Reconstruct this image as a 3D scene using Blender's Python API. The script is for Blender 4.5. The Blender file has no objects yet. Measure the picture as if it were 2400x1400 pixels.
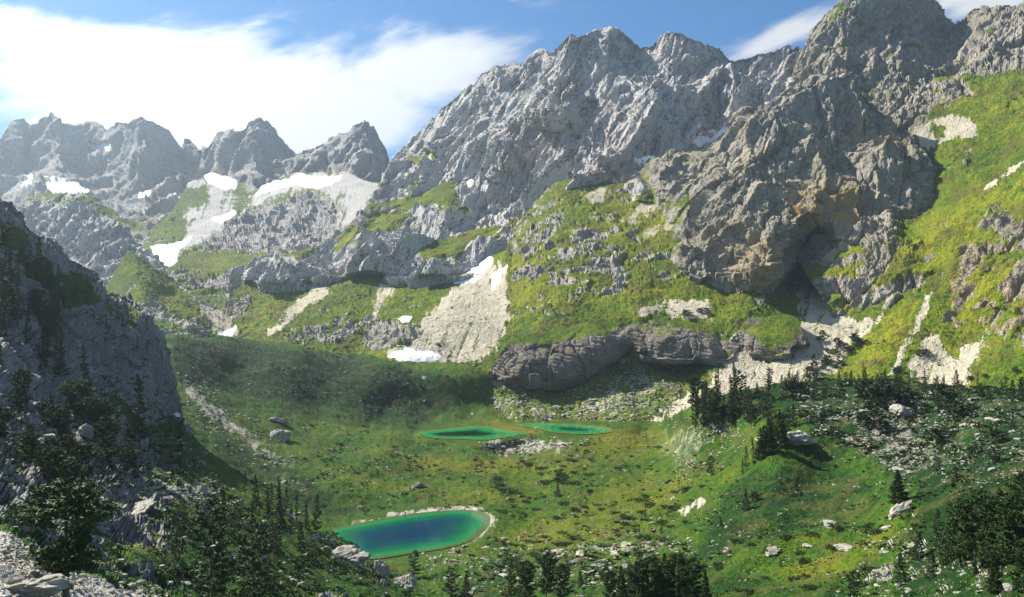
import bpy, math, random
import numpy as np

# ------------------------------------------------------------------ camera, sky, sun, exposure
S = bpy.context.scene
COL = S.collection
F = 2078.0                                   # focal length in photograph pixels (2400 wide)
HAZE = True
SUN_AZ, SUN_EL = math.radians(-64), math.radians(43)     # azimuth from +Y (negative = left)
SUN_DIR = (math.sin(SUN_AZ) * math.cos(SUN_EL), math.cos(SUN_AZ) * math.cos(SUN_EL), math.sin(SUN_EL))

cam_d = bpy.data.cameras.new('camera')
cam = bpy.data.objects.new('camera', cam_d); COL.objects.link(cam)
cam.location = (0, 0, 0); cam.rotation_euler = (math.radians(90), 0, 0)
cam_d.sensor_width = 36; cam_d.lens = 36 * F / 2400.0
cam_d.clip_start = 0.5; cam_d.clip_end = 12000
S.camera = cam

S.view_settings.view_transform = 'Standard'; S.view_settings.look = 'None'
S.view_settings.exposure = 1.2; S.view_settings.gamma = 1.0
S.view_settings.use_curve_mapping = False
cy = S.cycles
cy.use_denoising = True
cy.max_bounces = 5; cy.diffuse_bounces = 3; cy.glossy_bounces = 2; cy.transmission_bounces = 3
cy.volume_bounces = 0; cy.transparent_max_bounces = 6
cy.use_adaptive_sampling = True; cy.adaptive_threshold = 0.015
cy.sample_clamp_indirect = 6.0


class NT:
    """small node-tree helper"""
    def __init__(self, tree):
        self.t = tree; tree.nodes.clear()

    def n(self, typ, **kw):
        nd = self.t.nodes.new(typ)
        for k, v in kw.items():
            setattr(nd, k, v)
        return nd

    def put(self, sock, v):
        if v is None:
            return
        if hasattr(v, 'is_output') or isinstance(v, bpy.types.NodeSocket):
            self.t.links.new(v, sock)
        else:
            if sock.type == 'RGBA' and len(v) == 3:
                v = (*v, 1)
            sock.default_value = v

    def m(self, op, a, b=None, c=None, clamp=False):
        nd = self.n('ShaderNodeMath', operation=op, use_clamp=clamp)
        self.put(nd.inputs[0], a); self.put(nd.inputs[1], b); self.put(nd.inputs[2], c)
        return nd.outputs[0]

    def vm(self, op, a, b=None):
        nd = self.n('ShaderNodeVectorMath', operation=op)
        self.put(nd.inputs[0], a); self.put(nd.inputs[1], b)
        return nd.outputs[0]

    def step(self, x, lo, hi):
        nd = self.n('ShaderNodeMapRange', interpolation_type='SMOOTHSTEP')
        self.put(nd.inputs[0], x); nd.inputs[1].default_value = lo; nd.inputs[2].default_value = hi
        return nd.outputs[0]

    def noise(self, vec, scale, detail=6, rough=0.55, dist=0.0):
        nd = self.n('ShaderNodeTexNoise')
        self.put(nd.inputs['Vector'], vec)
        nd.inputs['Scale'].default_value = scale; nd.inputs['Detail'].default_value = detail
        nd.inputs['Roughness'].default_value = rough; nd.inputs['Distortion'].default_value = dist
        return nd.outputs[0]

    def mix(self, fac, a, b, mode='MIX'):
        nd = self.n('ShaderNodeMix', data_type='RGBA', blend_type=mode)
        self.put(nd.inputs[0], fac); self.put(nd.inputs[6], a); self.put(nd.inputs[7], b)
        return nd.outputs[2]

    def ramp(self, fac, stops):
        nd = self.n('ShaderNodeValToRGB')
        el = nd.color_ramp.elements
        while len(el) < len(stops):
            el.new(0.5)
        for e, (p, c) in zip(el, stops):
            e.position = p; e.color = (*c, 1)
        self.put(nd.inputs[0], fac)
        return nd.outputs[0]

    def xyz(self, v):
        nd = self.n('ShaderNodeSeparateXYZ'); self.put(nd.inputs[0], v); return nd.outputs

    def comb(self, x, y, z):
        nd = self.n('ShaderNodeCombineXYZ')
        self.put(nd.inputs[0], x); self.put(nd.inputs[1], y); self.put(nd.inputs[2], z)
        return nd.outputs[0]


def build_world():
    w = bpy.data.worlds.new('World'); S.world = w; w.use_nodes = True
    T = NT(w.node_tree)
    sky = T.n('ShaderNodeTexSky', sky_type='NISHITA')
    sky.sun_disc = False; sky.sun_elevation = SUN_EL; sky.sun_rotation = SUN_AZ
    sky.altitude = 2200; sky.air_density = 1.0; sky.dust_density = 0.0; sky.ozone_density = 8.0
    bg = T.n('ShaderNodeBackground'); T.put(bg.inputs[0], T.mix(1.0, sky.outputs[0], (0.66, 1.0, 1.05), 'MULTIPLY')); bg.inputs[1].default_value = 0.062
    d = T.n('ShaderNodeTexCoord').outputs['Generated']
    x, y, z = T.xyz(d)
    az = T.m('ARCTAN2', x, y)
    hor = T.m('SQRT', T.m('ADD', T.m('MULTIPLY', x, x), T.m('MULTIPLY', y, y)))
    el = T.m('DIVIDE', z, T.m('MAXIMUM', hor, 0.02))
    wv = T.comb(T.m('MULTIPLY', az, 1.0), el, 0.0)
    warp = T.noise(wv, 3.0, 0, 0.5)
    # clouds are wisps: fine streaks drawn out along a slanting direction
    ca, sa = math.cos(0.28), math.sin(0.28)
    u = T.m('ADD', T.m('MULTIPLY', az, ca), T.m('MULTIPLY', el, sa))
    v = T.m('SUBTRACT', T.m('MULTIPLY', el, ca), T.m('MULTIPLY', az, sa))
    st = T.comb(T.m('MULTIPLY', u, 3.2), T.m('MULTIPLY', v, 11.0), T.m('MULTIPLY', warp, 1.2))
    n1 = T.noise(st, 1.6, 5, 0.62, 0.5)
    n2 = T.noise(T.comb(az, T.m('MULTIPLY', el, 1.8), 3.7), 9.0, 4, 0.65, 0.0)

    def blob(px, py, rx, ry, rot, amp):
        a0 = math.atan((px - 1200) / F); e0 = (700 - py) / F * math.cos(a0)
        c, s = math.cos(rot), math.sin(rot)
        da = T.m('SUBTRACT', az, a0); de = T.m('SUBTRACT', el, e0)
        p = T.m('DIVIDE', T.m('ADD', T.m('MULTIPLY', da, c), T.m('MULTIPLY', de, s)), rx / F)
        q = T.m('DIVIDE', T.m('SUBTRACT', T.m('MULTIPLY', de, c), T.m('MULTIPLY', da, s)), ry / F)
        r2 = T.m('ADD', T.m('MULTIPLY', p, p), T.m('MULTIPLY', q, q))
        return T.m('MULTIPLY', T.m('EXPONENT', T.m('MULTIPLY', r2, -1.0)), amp)
    tot = None
    for b in [(470, 250, 300, 150, -0.1, 1.25), (130, 100, 330, 62, -0.28, 0.75), (760, 200, 330, 120, 0.1, 0.75),
              (1060, 100, 260, 70, -0.12, 0.34), (1060, 190, 200, 80, 0.3, 0.45), (1210, -15, 130, 34, -0.1, 0.50), (1850, 85, 190, 36, 0.38, 0.95),
              (2320, -10, 170, 75, 0.0, 1.0), (800, 300, 170, 55, 0.0, 0.6), (-350, 60, 400, 120, -0.2, 0.7),
              (2900, 60, 300, 120, 0.3, 0.6)]:
        g = blob(*b)
        tot = g if tot is None else T.m('ADD', tot, g)
    gen = T.m('MULTIPLY', T.step(T.m('ABSOLUTE', az), 0.75, 1.3), 0.42)      # the same broken cloud goes on all round
    tot = T.m('ADD', tot, gen)
    dens = T.m('ADD', tot, T.m('MULTIPLY', T.m('SUBTRACT', n1, 0.5), 1.7))
    dens = T.m('ADD', dens, T.m('MULTIPLY', T.m('SUBTRACT', n2, 0.5), 0.8))
    cov = T.m('MULTIPLY', T.step(dens, 0.28, 1.0), 0.95)
    # cloud is brighter towards the sun
    sd = T.n('ShaderNodeVectorMath', operation='DOT_PRODUCT')
    T.put(sd.inputs[0], d); sd.inputs[1].default_value = SUN_DIR
    br = T.m('ADD', 0.42, T.m('MULTIPLY', T.step(sd.outputs['Value'], 0.35, 1.0), 0.36))
    cb = T.n('ShaderNodeBackground'); cb.inputs[0].default_value = (0.97, 0.985, 1.0, 1)
    T.put(cb.inputs[1], br)
    mx = T.n('ShaderNodeMixShader'); T.put(mx.inputs[0], cov)
    T.put(mx.inputs[1], bg.outputs[0]); T.put(mx.inputs[2], cb.outputs[0])
    w.cycles.sampling_method = 'MANUAL'; w.cycles.sample_map_resolution = 512
    out = T.n('ShaderNodeOutputWorld'); T.put(out.inputs[0], mx.outputs[0])


build_world()
sun_d = bpy.data.lights.new('sun', 'SUN'); sun_d.energy = 5.0; sun_d.angle = math.radians(0.53)
sun_d.color = (1.0, 0.95, 0.86)
sun = bpy.data.objects.new('sun', sun_d); COL.objects.link(sun)
from mathutils import Vector
sun.rotation_euler = Vector((-SUN_DIR[0], -SUN_DIR[1], -SUN_DIR[2])).to_track_quat('-Z', 'Y').to_euler()

# ------------------------------------------------------------------ numpy noise
f32 = np.float32
GR = np.array([(1,1,0),(-1,1,0),(1,-1,0),(-1,-1,0),(1,0,1),(-1,0,1),(1,0,-1),(-1,0,-1),
               (0,1,1),(0,-1,1),(0,1,-1),(0,-1,-1),(1,1,0),(-1,1,0),(0,-1,1),(0,-1,-1)], f32)


def _h(ix, iy, iz, seed):
    h = (ix * np.uint32(374761393) + iy * np.uint32(668265263) + iz * np.uint32(2147483647 - 40692) + np.uint32(seed * 9176 + 17))
    h = (h ^ (h >> np.uint32(13))) * np.uint32(1274126177)
    return h ^ (h >> np.uint32(16))


def perlin(P, seed=0):
    fl = np.floor(P); fr = (P - fl).astype(f32)
    I = fl.astype(np.int64).astype(np.uint32)
    u = fr * fr * fr * (fr * (fr * 6 - 15) + 10)
    res = 0
    for dx in (0, 1):
        wx = u[:, 0] if dx else 1 - u[:, 0]
        for dy in (0, 1):
            wy = u[:, 1] if dy else 1 - u[:, 1]
            for dz in (0, 1):
                wz = u[:, 2] if dz else 1 - u[:, 2]
                g = GR[_h(I[:, 0] + np.uint32(dx), I[:, 1] + np.uint32(dy), I[:, 2] + np.uint32(dz), seed) & np.uint32(15)]
                res = res + wx * wy * wz * (g[:, 0] * (fr[:, 0] - dx) + g[:, 1] * (fr[:, 1] - dy) + g[:, 2] * (fr[:, 2] - dz))
    return res


def fbm(P, octv=4, gain=0.5, lac=2.03, seed=0):
    a, s = 1.0, 0
    for k in range(octv):
        s = s + a * perlin(P, seed + k); P = P * lac + 7.3; a *= gain
    return s


def ridged(P, octv=5, gain=0.5, lac=2.07, seed=0):
    a, s, w = 1.0, 0, 1.0
    for k in range(octv):
        r = 1 - np.abs(perlin(P, seed + k)) * 2.0
        r = r * np.abs(r)
        s = s + a * r * w
        w = np.clip(0.45 + 0.75 * r, 0.25, 1.1)
        P = P * lac + 3.1; a *= gain
    return s


def facets(P, seed=0):
    """broken rock: every cell is a tilted plane set forward or back"""
    fl = np.floor(P); I = fl.astype(np.int64).astype(np.uint32); fr = (P - fl).astype(f32)
    f1 = np.full(len(P), 9, f32); val = np.zeros(len(P), f32); f2 = f1.copy()
    for dx in (-1, 0, 1):
        for dy in (-1, 0, 1):
            for dz in (-1, 0, 1):
                h = _h(I[:, 0] + np.uint32(dx & 0xffffffff), I[:, 1] + np.uint32(dy & 0xffffffff), I[:, 2] + np.uint32(dz & 0xffffffff), seed)
                vx = dx + (h & np.uint32(1023)).astype(f32) / 1023 - fr[:, 0]
                vy = dy + ((h >> np.uint32(10)) & np.uint32(1023)).astype(f32) / 1023 - fr[:, 1]
                vz = dz + ((h >> np.uint32(20)) & np.uint32(1023)).astype(f32) / 1023 - fr[:, 2]
                d = vx * vx + vy * vy + vz * vz
                near = d < f1
                h2 = h * np.uint32(2654435761); h2 ^= h2 >> np.uint32(15)
                t = ((h2 & np.uint32(255)).astype(f32) / 127.5 - 1) * vx + (((h2 >> np.uint32(8)) & np.uint32(255)).astype(f32) / 127.5 - 1) * vy \
                    + (((h2 >> np.uint32(16)) & np.uint32(255)).astype(f32) / 127.5 - 1) * vz + ((h2 >> np.uint32(24)).astype(f32) / 255 - 0.5) * 0.8
                f2 = np.where(near, f1, np.minimum(f2, d))
                val = np.where(near, t, val); f1 = np.where(near, d, f1)
    return val - 0.55 * np.clip(1 - (np.sqrt(f2) - np.sqrt(f1)) * 5, 0, 1)


def sstep(x, lo, hi):
    t = np.clip((x - lo) / (hi - lo), 0, 1)
    return t * t * (3 - 2 * t)


# ------------------------------------------------------------------ mesh helpers
def link(o, parent=None):
    COL.objects.link(o)
    if parent is not None:
        o.parent = parent
    return o


def mesh_np(name, verts, faces, mat=None, smooth=True, attrs=None):
    """verts (N,3), faces (M,3) or (M,4) arrays"""
    me = bpy.data.meshes.new(name)
    n, (m, k) = len(verts), faces.shape
    me.vertices.add(n); me.vertices.foreach_set('co', np.ascontiguousarray(verts, f32).ravel())
    me.loops.add(m * k); me.loops.foreach_set('vertex_index', np.ascontiguousarray(faces, np.int32).ravel())
    me.polygons.add(m); me.polygons.foreach_set('loop_start', np.arange(0, m * k, k, dtype=np.int32))
    me.polygons.foreach_set('use_smooth', np.full(m, smooth, bool))
    for an, arr in (attrs or {}).items():
        at = me.attributes.new(an, 'FLOAT_COLOR', 'POINT')
        c = np.ones((n, 4), f32); c[:, :arr.shape[1]] = arr
        at.data.foreach_set('color', c.ravel())
    me.update(calc_edges=True)
    if mat:
        me.materials.append(mat)
    return me


def tag(o, label=None, cat=None, group=None, kind=None):
    if label: o['label'] = label
    if cat: o['category'] = cat
    if group: o['group'] = group
    if kind: o['kind'] = kind
    return o


def at(px, py, D):
    """point seen at a pixel of the photograph, D metres ahead"""
    return np.array([(px - 1200) / F * D, D, (700 - py) / F * D])


def poly_sd(px, py, poly):
    """signed distance in pixels, positive inside"""
    P = np.asarray(poly, float); n = len(P)
    d2 = np.full(px.shape, 1e12); ins = np.zeros(px.shape, bool)
    for i in range(n):
        ax, ay = P[i]; bx, by = P[(i + 1) % n]
        ex, ey = bx - ax, by - ay
        t = np.clip(((px - ax) * ex + (py - ay) * ey) / (ex * ex + ey * ey + 1e-9), 0, 1)
        d2 = np.minimum(d2, (px - ax - t * ex) ** 2 + (py - ay - t * ey) ** 2)
        c = ((ay > py) != (by > py)) & (px < (bx - ax) * (py - ay) / (by - ay + 1e-12) + ax)
        ins ^= c
    d = np.sqrt(d2)
    return np.where(ins, d, -d)


# ------------------------------------------------------------------ materials
def terrain_mat(name, rock=((0.17, 0.16, 0.155), (0.34, 0.325, 0.31), (0.47, 0.455, 0.43)), k=1.0,
                grass=((0.013, 0.042, 0.005), (0.082, 0.134, 0.006), (0.235, 0.225, 0.012)), screec=(0.47, 0.42, 0.31),
                strata=0.0, vstreak=1.0, bump=1.0, lean=0.2, stones=0.6, lichen=0.8, olive=0.6):
    mt = bpy.data.materials.new(name); mt.use_nodes = True
    T = NT(mt.node_tree)
    P = T.n('ShaderNodeTexCoord').outputs['Object']
    A = T.n('ShaderNodeAttribute', attribute_name='surf'); B = T.n('ShaderNodeAttribute', attribute_name='tone')
    veg, scree, och = T.n('ShaderNodeSeparateColor').outputs, None, None
    sa = veg[0].node; T.put(sa.inputs[0], A.outputs['Color']); veg, scree, och = sa.outputs
    sb = T.n('ShaderNodeSeparateColor'); T.put(sb.inputs[0], B.outputs['Color']); dark, dry, mott = sb.outputs
    big = T.noise(P, 0.012 * k, 3, 0.55)
    mid = T.noise(P, 0.07 * k, 4, 0.65, 0.4)
    fine = T.noise(P, 0.45 * k, 3, 0.65)
    px_, py_, pz_ = T.xyz(P)
    streak = T.noise(T.comb(T.m('SUBTRACT', px_, T.m('MULTIPLY', pz_, lean)), py_, T.m('MULTIPLY', pz_, 0.12)), 0.22 * k, 3, 0.65, 0.6)
    # bare rock
    rv = T.m('ADD', T.m('MULTIPLY', mid, 0.5), T.m('MULTIPLY', T.m('ADD', T.m('MULTIPLY', streak, 0.6 * vstreak), T.m('MULTIPLY', fine, 1.0 - 0.6 * vstreak)), 0.5))
    rc = T.ramp(rv, [(0.30, rock[0]), (0.47, rock[1]), (0.68, rock[2])])
    rc = T.mix(T.m('MULTIPLY', T.step(big, 0.42, 0.68), 0.45), rc, (0.40, 0.345, 0.315))
    # dark cushions and lichen along the joints
    crk = T.noise(T.comb(T.m('SUBTRACT', px_, T.m('MULTIPLY', pz_, lean)), py_, T.m('MULTIPLY', pz_, 0.45)), 0.055 * k, 4, 0.62, 1.2)
    lin = T.m('MULTIPLY', T.step(T.m('ABSOLUTE', T.m('SUBTRACT', crk, 0.5)), 0.030, 0.004), T.step(fine, 0.36, 0.56))
    rc = T.mix(T.m('MULTIPLY', lin, lichen), rc, (0.055, 0.058, 0.03))
    och_f = T.m('MULTIPLY', och, T.step(T.m('ADD', streak, T.m('MULTIPLY', mid, 0.5)), 0.55, 0.95))
    rc = T.mix(och_f, rc, (0.36, 0.21, 0.06))
    if strata > 0:
        x, y, z = T.xyz(P)
        w = T.n('ShaderNodeTexWave', wave_type='BANDS', bands_direction='Z')
        T.put(w.inputs['Vector'], T.comb(T.m('MULTIPLY', x, 0.25), T.m('MULTIPLY', y, 0.25), z))
        w.inputs['Scale'].default_value = 0.22 * k; w.inputs['Distortion'].default_value = 5.0
        w.inputs['Detail'].default_value = 3.0; w.inputs['Detail Scale'].default_value = 0.6
        rc = T.mix(T.m('MULTIPLY', T.step(w.outputs[1], 0.5, 0.0), strata), rc, rock[0])
    # grass
    gv = T.m('ADD', T.m('MULTIPLY', big, 0.5), T.m('ADD', T.m('MULTIPLY', mid, 0.6), T.m('SUBTRACT', T.m('MULTIPLY', fine, 0.8), 0.40)))
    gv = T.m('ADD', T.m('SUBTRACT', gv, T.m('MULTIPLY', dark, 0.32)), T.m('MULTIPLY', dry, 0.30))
    gc = T.ramp(gv, [(0.30, grass[0]), (0.55, grass[1]), (0.80, grass[2])])
    oliv = T.noise(P, 0.045 * k, 3, 0.65)
    gc = T.mix(T.m('MULTIPLY', T.step(T.m('ADD', oliv, T.m('MULTIPLY', dry, 0.10)), 0.50, 0.63), olive), gc, (0.095, 0.082, 0.020))
    tuss = T.noise(P, 1.6 * k, 1, 0.7)
    gc = T.mix(T.m('MULTIPLY', T.step(tuss, 0.52, 0.70), 0.55), gc, T.mix(0.5, gc, grass[0]))
    # small stones lying in the grass
    sv = T.n('ShaderNodeTexVoronoi'); T.put(sv.inputs['Vector'], P); sv.inputs['Scale'].default_value = 0.55 * k
    sv.inputs['Randomness'].default_value = 1.0
    cl = T.noise(P, 0.09 * k, 2, 0.6)
    keep = T.m('MULTIPLY', T.step(sv.outputs['Distance'], 0.32, 0.20), T.step(T.m('ADD', cl, T.m('MULTIPLY', mott, 0.5)), 0.66, 0.86))
    gc = T.mix(T.m('MULTIPLY', keep, stones), gc, rock[2])
    # scree
    sp = T.noise(P, 2.2 * k, 1, 0.75)
    sc = T.ramp(T.m('ADD', T.m('MULTIPLY', sp, 0.55), T.m('MULTIPLY', mid, 0.45)), [(0.30, tuple(c * 0.55 for c in screec)), (0.5, screec), (0.72, tuple(min(1, c * 1.3) for c in screec))])
    brk = T.m('ADD', T.m('MULTIPLY', T.m('SUBTRACT', mid, 0.5), 0.75), T.m('MULTIPLY', T.m('SUBTRACT', fine, 0.5), 0.9))
    vf = T.step(T.m('ADD', veg, T.m('MULTIPLY', brk, 1.25)), 0.36, 0.64)
    sf = T.step(T.m('ADD', scree, T.m('MULTIPLY', brk, 1.2)), 0.28, 0.72)
    c = T.mix(vf, rc, gc); c = T.mix(sf, c, sc)
    bs = T.n('ShaderNodeBsdfPrincipled'); T.put(bs.inputs['Base Color'], c)
    bs.inputs['Roughness'].default_value = 0.9; bs.inputs['Specular IOR Level'].default_value = 0.15
    bh = T.noise(P, 0.7 * k, 2, 0.7)
    bp = T.n('ShaderNodeBump'); bp.inputs['Strength'].default_value = 1.0; bp.inputs['Distance'].default_value = 2.0 * bump / k
    T.put(bp.inputs['Height'], bh); T.put(bs.inputs['Normal'], bp.outputs[0])
    out = T.n('ShaderNodeOutputMaterial'); T.put(out.inputs[0], bs.outputs[0])
    return mt


def simple_mat(name, fn, rough=0.9, spec=0.2):
    mt = bpy.data.materials.new(name); mt.use_nodes = True
    T = NT(mt.node_tree)
    bs = T.n('ShaderNodeBsdfPrincipled'); bs.inputs['Roughness'].default_value = rough
    bs.inputs['Specular IOR Level'].default_value = spec
    c = fn(T, bs)
    T.put(bs.inputs['Base Color'], c)
    out = T.n('ShaderNodeOutputMaterial'); T.put(out.inputs[0], bs.outputs[0])
    return mt


def _snow(T, bs):
    P = T.n('ShaderNodeTexCoord').outputs['Object']
    n = T.noise(P, 0.12, 6, 0.6); f = T.noise(P, 1.1, 4, 0.6)
    bp = T.n('ShaderNodeBump'); bp.inputs['Strength'].default_value = 0.5; bp.inputs['Distance'].default_value = 1.0
    T.put(bp.inputs['Height'], T.m('ADD', n, T.m('MULTIPLY', f, 0.3))); T.put(bs.inputs['Normal'], bp.outputs[0])
    return T.ramp(T.m('ADD', T.m('MULTIPLY', n, 0.6), T.m('MULTIPLY', f, 0.4)), [(0.30, (0.60, 0.57, 0.53)), (0.45, (0.80, 0.80, 0.81)), (0.7, (0.86, 0.87, 0.88))])


def _stone(T, bs):
    P = T.n('ShaderNodeTexCoord').outputs['Object']; R = T.n('ShaderNodeObjectInfo').outputs['Random']
    Q = T.vm('ADD', P, T.comb(T.m('MULTIPLY', R, 50), 0.0, 0.0))
    n = T.noise(Q, 1.3, 8, 0.65, 0.5); f = T.noise(Q, 5.0, 6, 0.7)
    bp = T.n('ShaderNodeBump'); bp.inputs['Strength'].default_value = 0.8; bp.inputs['Distance'].default_value = 0.25
    T.put(bp.inputs['Height'], T.m('ADD', n, T.m('MULTIPLY', f, 0.5))); T.put(bs.inputs['Normal'], bp.outputs[0])
    c = T.ramp(T.m('ADD', T.m('MULTIPLY', n, 0.6), T.m('MULTIPLY', f, 0.4)), [(0.3, (0.10, 0.095, 0.08)), (0.46, (0.31, 0.29, 0.25)), (0.68, (0.50, 0.47, 0.41))])
    nz = T.xyz(T.n('ShaderNodeNewGeometry').outputs['Normal'])[2]
    moss = T.m('MULTIPLY', T.step(T.m('ADD', n, T.m('MULTIPLY', nz, 0.12)), 0.58, 0.68), 0.55)
    return T.mix(moss, c, (0.10, 0.11, 0.03))


def _needle(c0, c1):
    def fn(T, bs):
        P = T.n('ShaderNodeTexCoord').outputs['Object']; R = T.n('ShaderNodeObjectInfo').outputs['Random']
        n = T.noise(P, 0.9, 4, 0.6); f = T.noise(P, 6.0, 3, 0.6)
        v = T.m('ADD', T.m('MULTIPLY', n, 0.5), T.m('ADD', T.m('MULTIPLY', f, 0.3), T.m('MULTIPLY', R, 0.25)))
        return T.ramp(v, [(0.3, c0), (0.8, c1)])
    return fn


def _bark(T, bs):
    P = T.n('ShaderNodeTexCoord').outputs['Object']
    n = T.noise(T.vm('MULTIPLY', P, (1, 1, 0.2)), 9.0, 6, 0.65)
    bp = T.n('ShaderNodeBump'); bp.inputs['Strength'].default_value = 0.8; bp.inputs['Distance'].default_value = 0.05
    T.put(bp.inputs['Height'], n); T.put(bs.inputs['Normal'], bp.outputs[0])
    return T.ramp(n, [(0.3, (0.05, 0.04, 0.03)), (0.7, (0.20, 0.165, 0.13))])


M = {
    'far': terrain_mat('far_limestone', k=0.45, bump=1.2, screec=(0.46, 0.44, 0.41), rock=((0.20, 0.19, 0.18), (0.33, 0.315, 0.30), (0.45, 0.42, 0.39))),
    'wall': terrain_mat('wall_limestone', k=0.75, lichen=0.9, rock=((0.17, 0.163, 0.16), (0.44, 0.42, 0.40), (0.60, 0.575, 0.545)), lean=0.36),
    'buttress': terrain_mat('buttress_limestone', k=0.8, rock=((0.085, 0.072, 0.048), (0.25, 0.225, 0.17), (0.42, 0.385, 0.31)), vstreak=0.7, lean=0.3),
    'outcrop': terrain_mat('bedded_limestone', k=1.4, rock=((0.06, 0.05, 0.038), (0.195, 0.17, 0.135), (0.33, 0.295, 0.24)), strata=0.6, vstreak=0.2, lichen=0.5),
    'mid': terrain_mat('alpine_slope', k=1.0, rock=((0.14, 0.125, 0.10), (0.32, 0.295, 0.245), (0.47, 0.44, 0.38)), lean=0.4),
    'valley': terrain_mat('valley_turf', k=2.0, olive=0.45, grass=((0.006, 0.030, 0.003), (0.034, 0.090, 0.003), (0.140, 0.142, 0.006)), screec=(0.42, 0.38, 0.31)),
    'near': terrain_mat('near_slope', k=3.2, olive=0.4, grass=((0.006, 0.028, 0.003), (0.032, 0.090, 0.004), (0.12, 0.135, 0.008)), rock=((0.075, 0.075, 0.08), (0.20, 0.195, 0.195), (0.40, 0.38, 0.35)), screec=(0.46, 0.42, 0.36)),
    'snow': simple_mat('old_snow', _snow, 0.6, 0.3),
    'stone': simple_mat('pale_limestone', _stone, 0.9, 0.2),
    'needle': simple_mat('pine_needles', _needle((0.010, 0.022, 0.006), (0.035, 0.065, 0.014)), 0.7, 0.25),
    'needle2': simple_mat('near_pine_needles', _needle((0.018, 0.040, 0.008), (0.060, 0.105, 0.018)), 0.7, 0.25),  # paler green needles for the more detailed near crowns
    'juniper': simple_mat('juniper_leaf', _needle((0.014, 0.034, 0.008), (0.05, 0.085, 0.015)), 0.8, 0.2),
    'tuft': simple_mat('coarse_grass', _needle((0.05, 0.09, 0.01), (0.17, 0.19, 0.02)), 0.8, 0.2),
    'bark': simple_mat('pine_bark', _bark, 0.9, 0.2),
}

# ------------------------------------------------------------------ terrain
PAINT = {}          # layer -> list of (channel, polygon, soft px, value)
LAYERS = {}


class Layer:
    pass


def interp_line(line, x):
    L = np.asarray(line, float)
    return np.interp(x, L[:, 0], L[:, 1])


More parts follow.
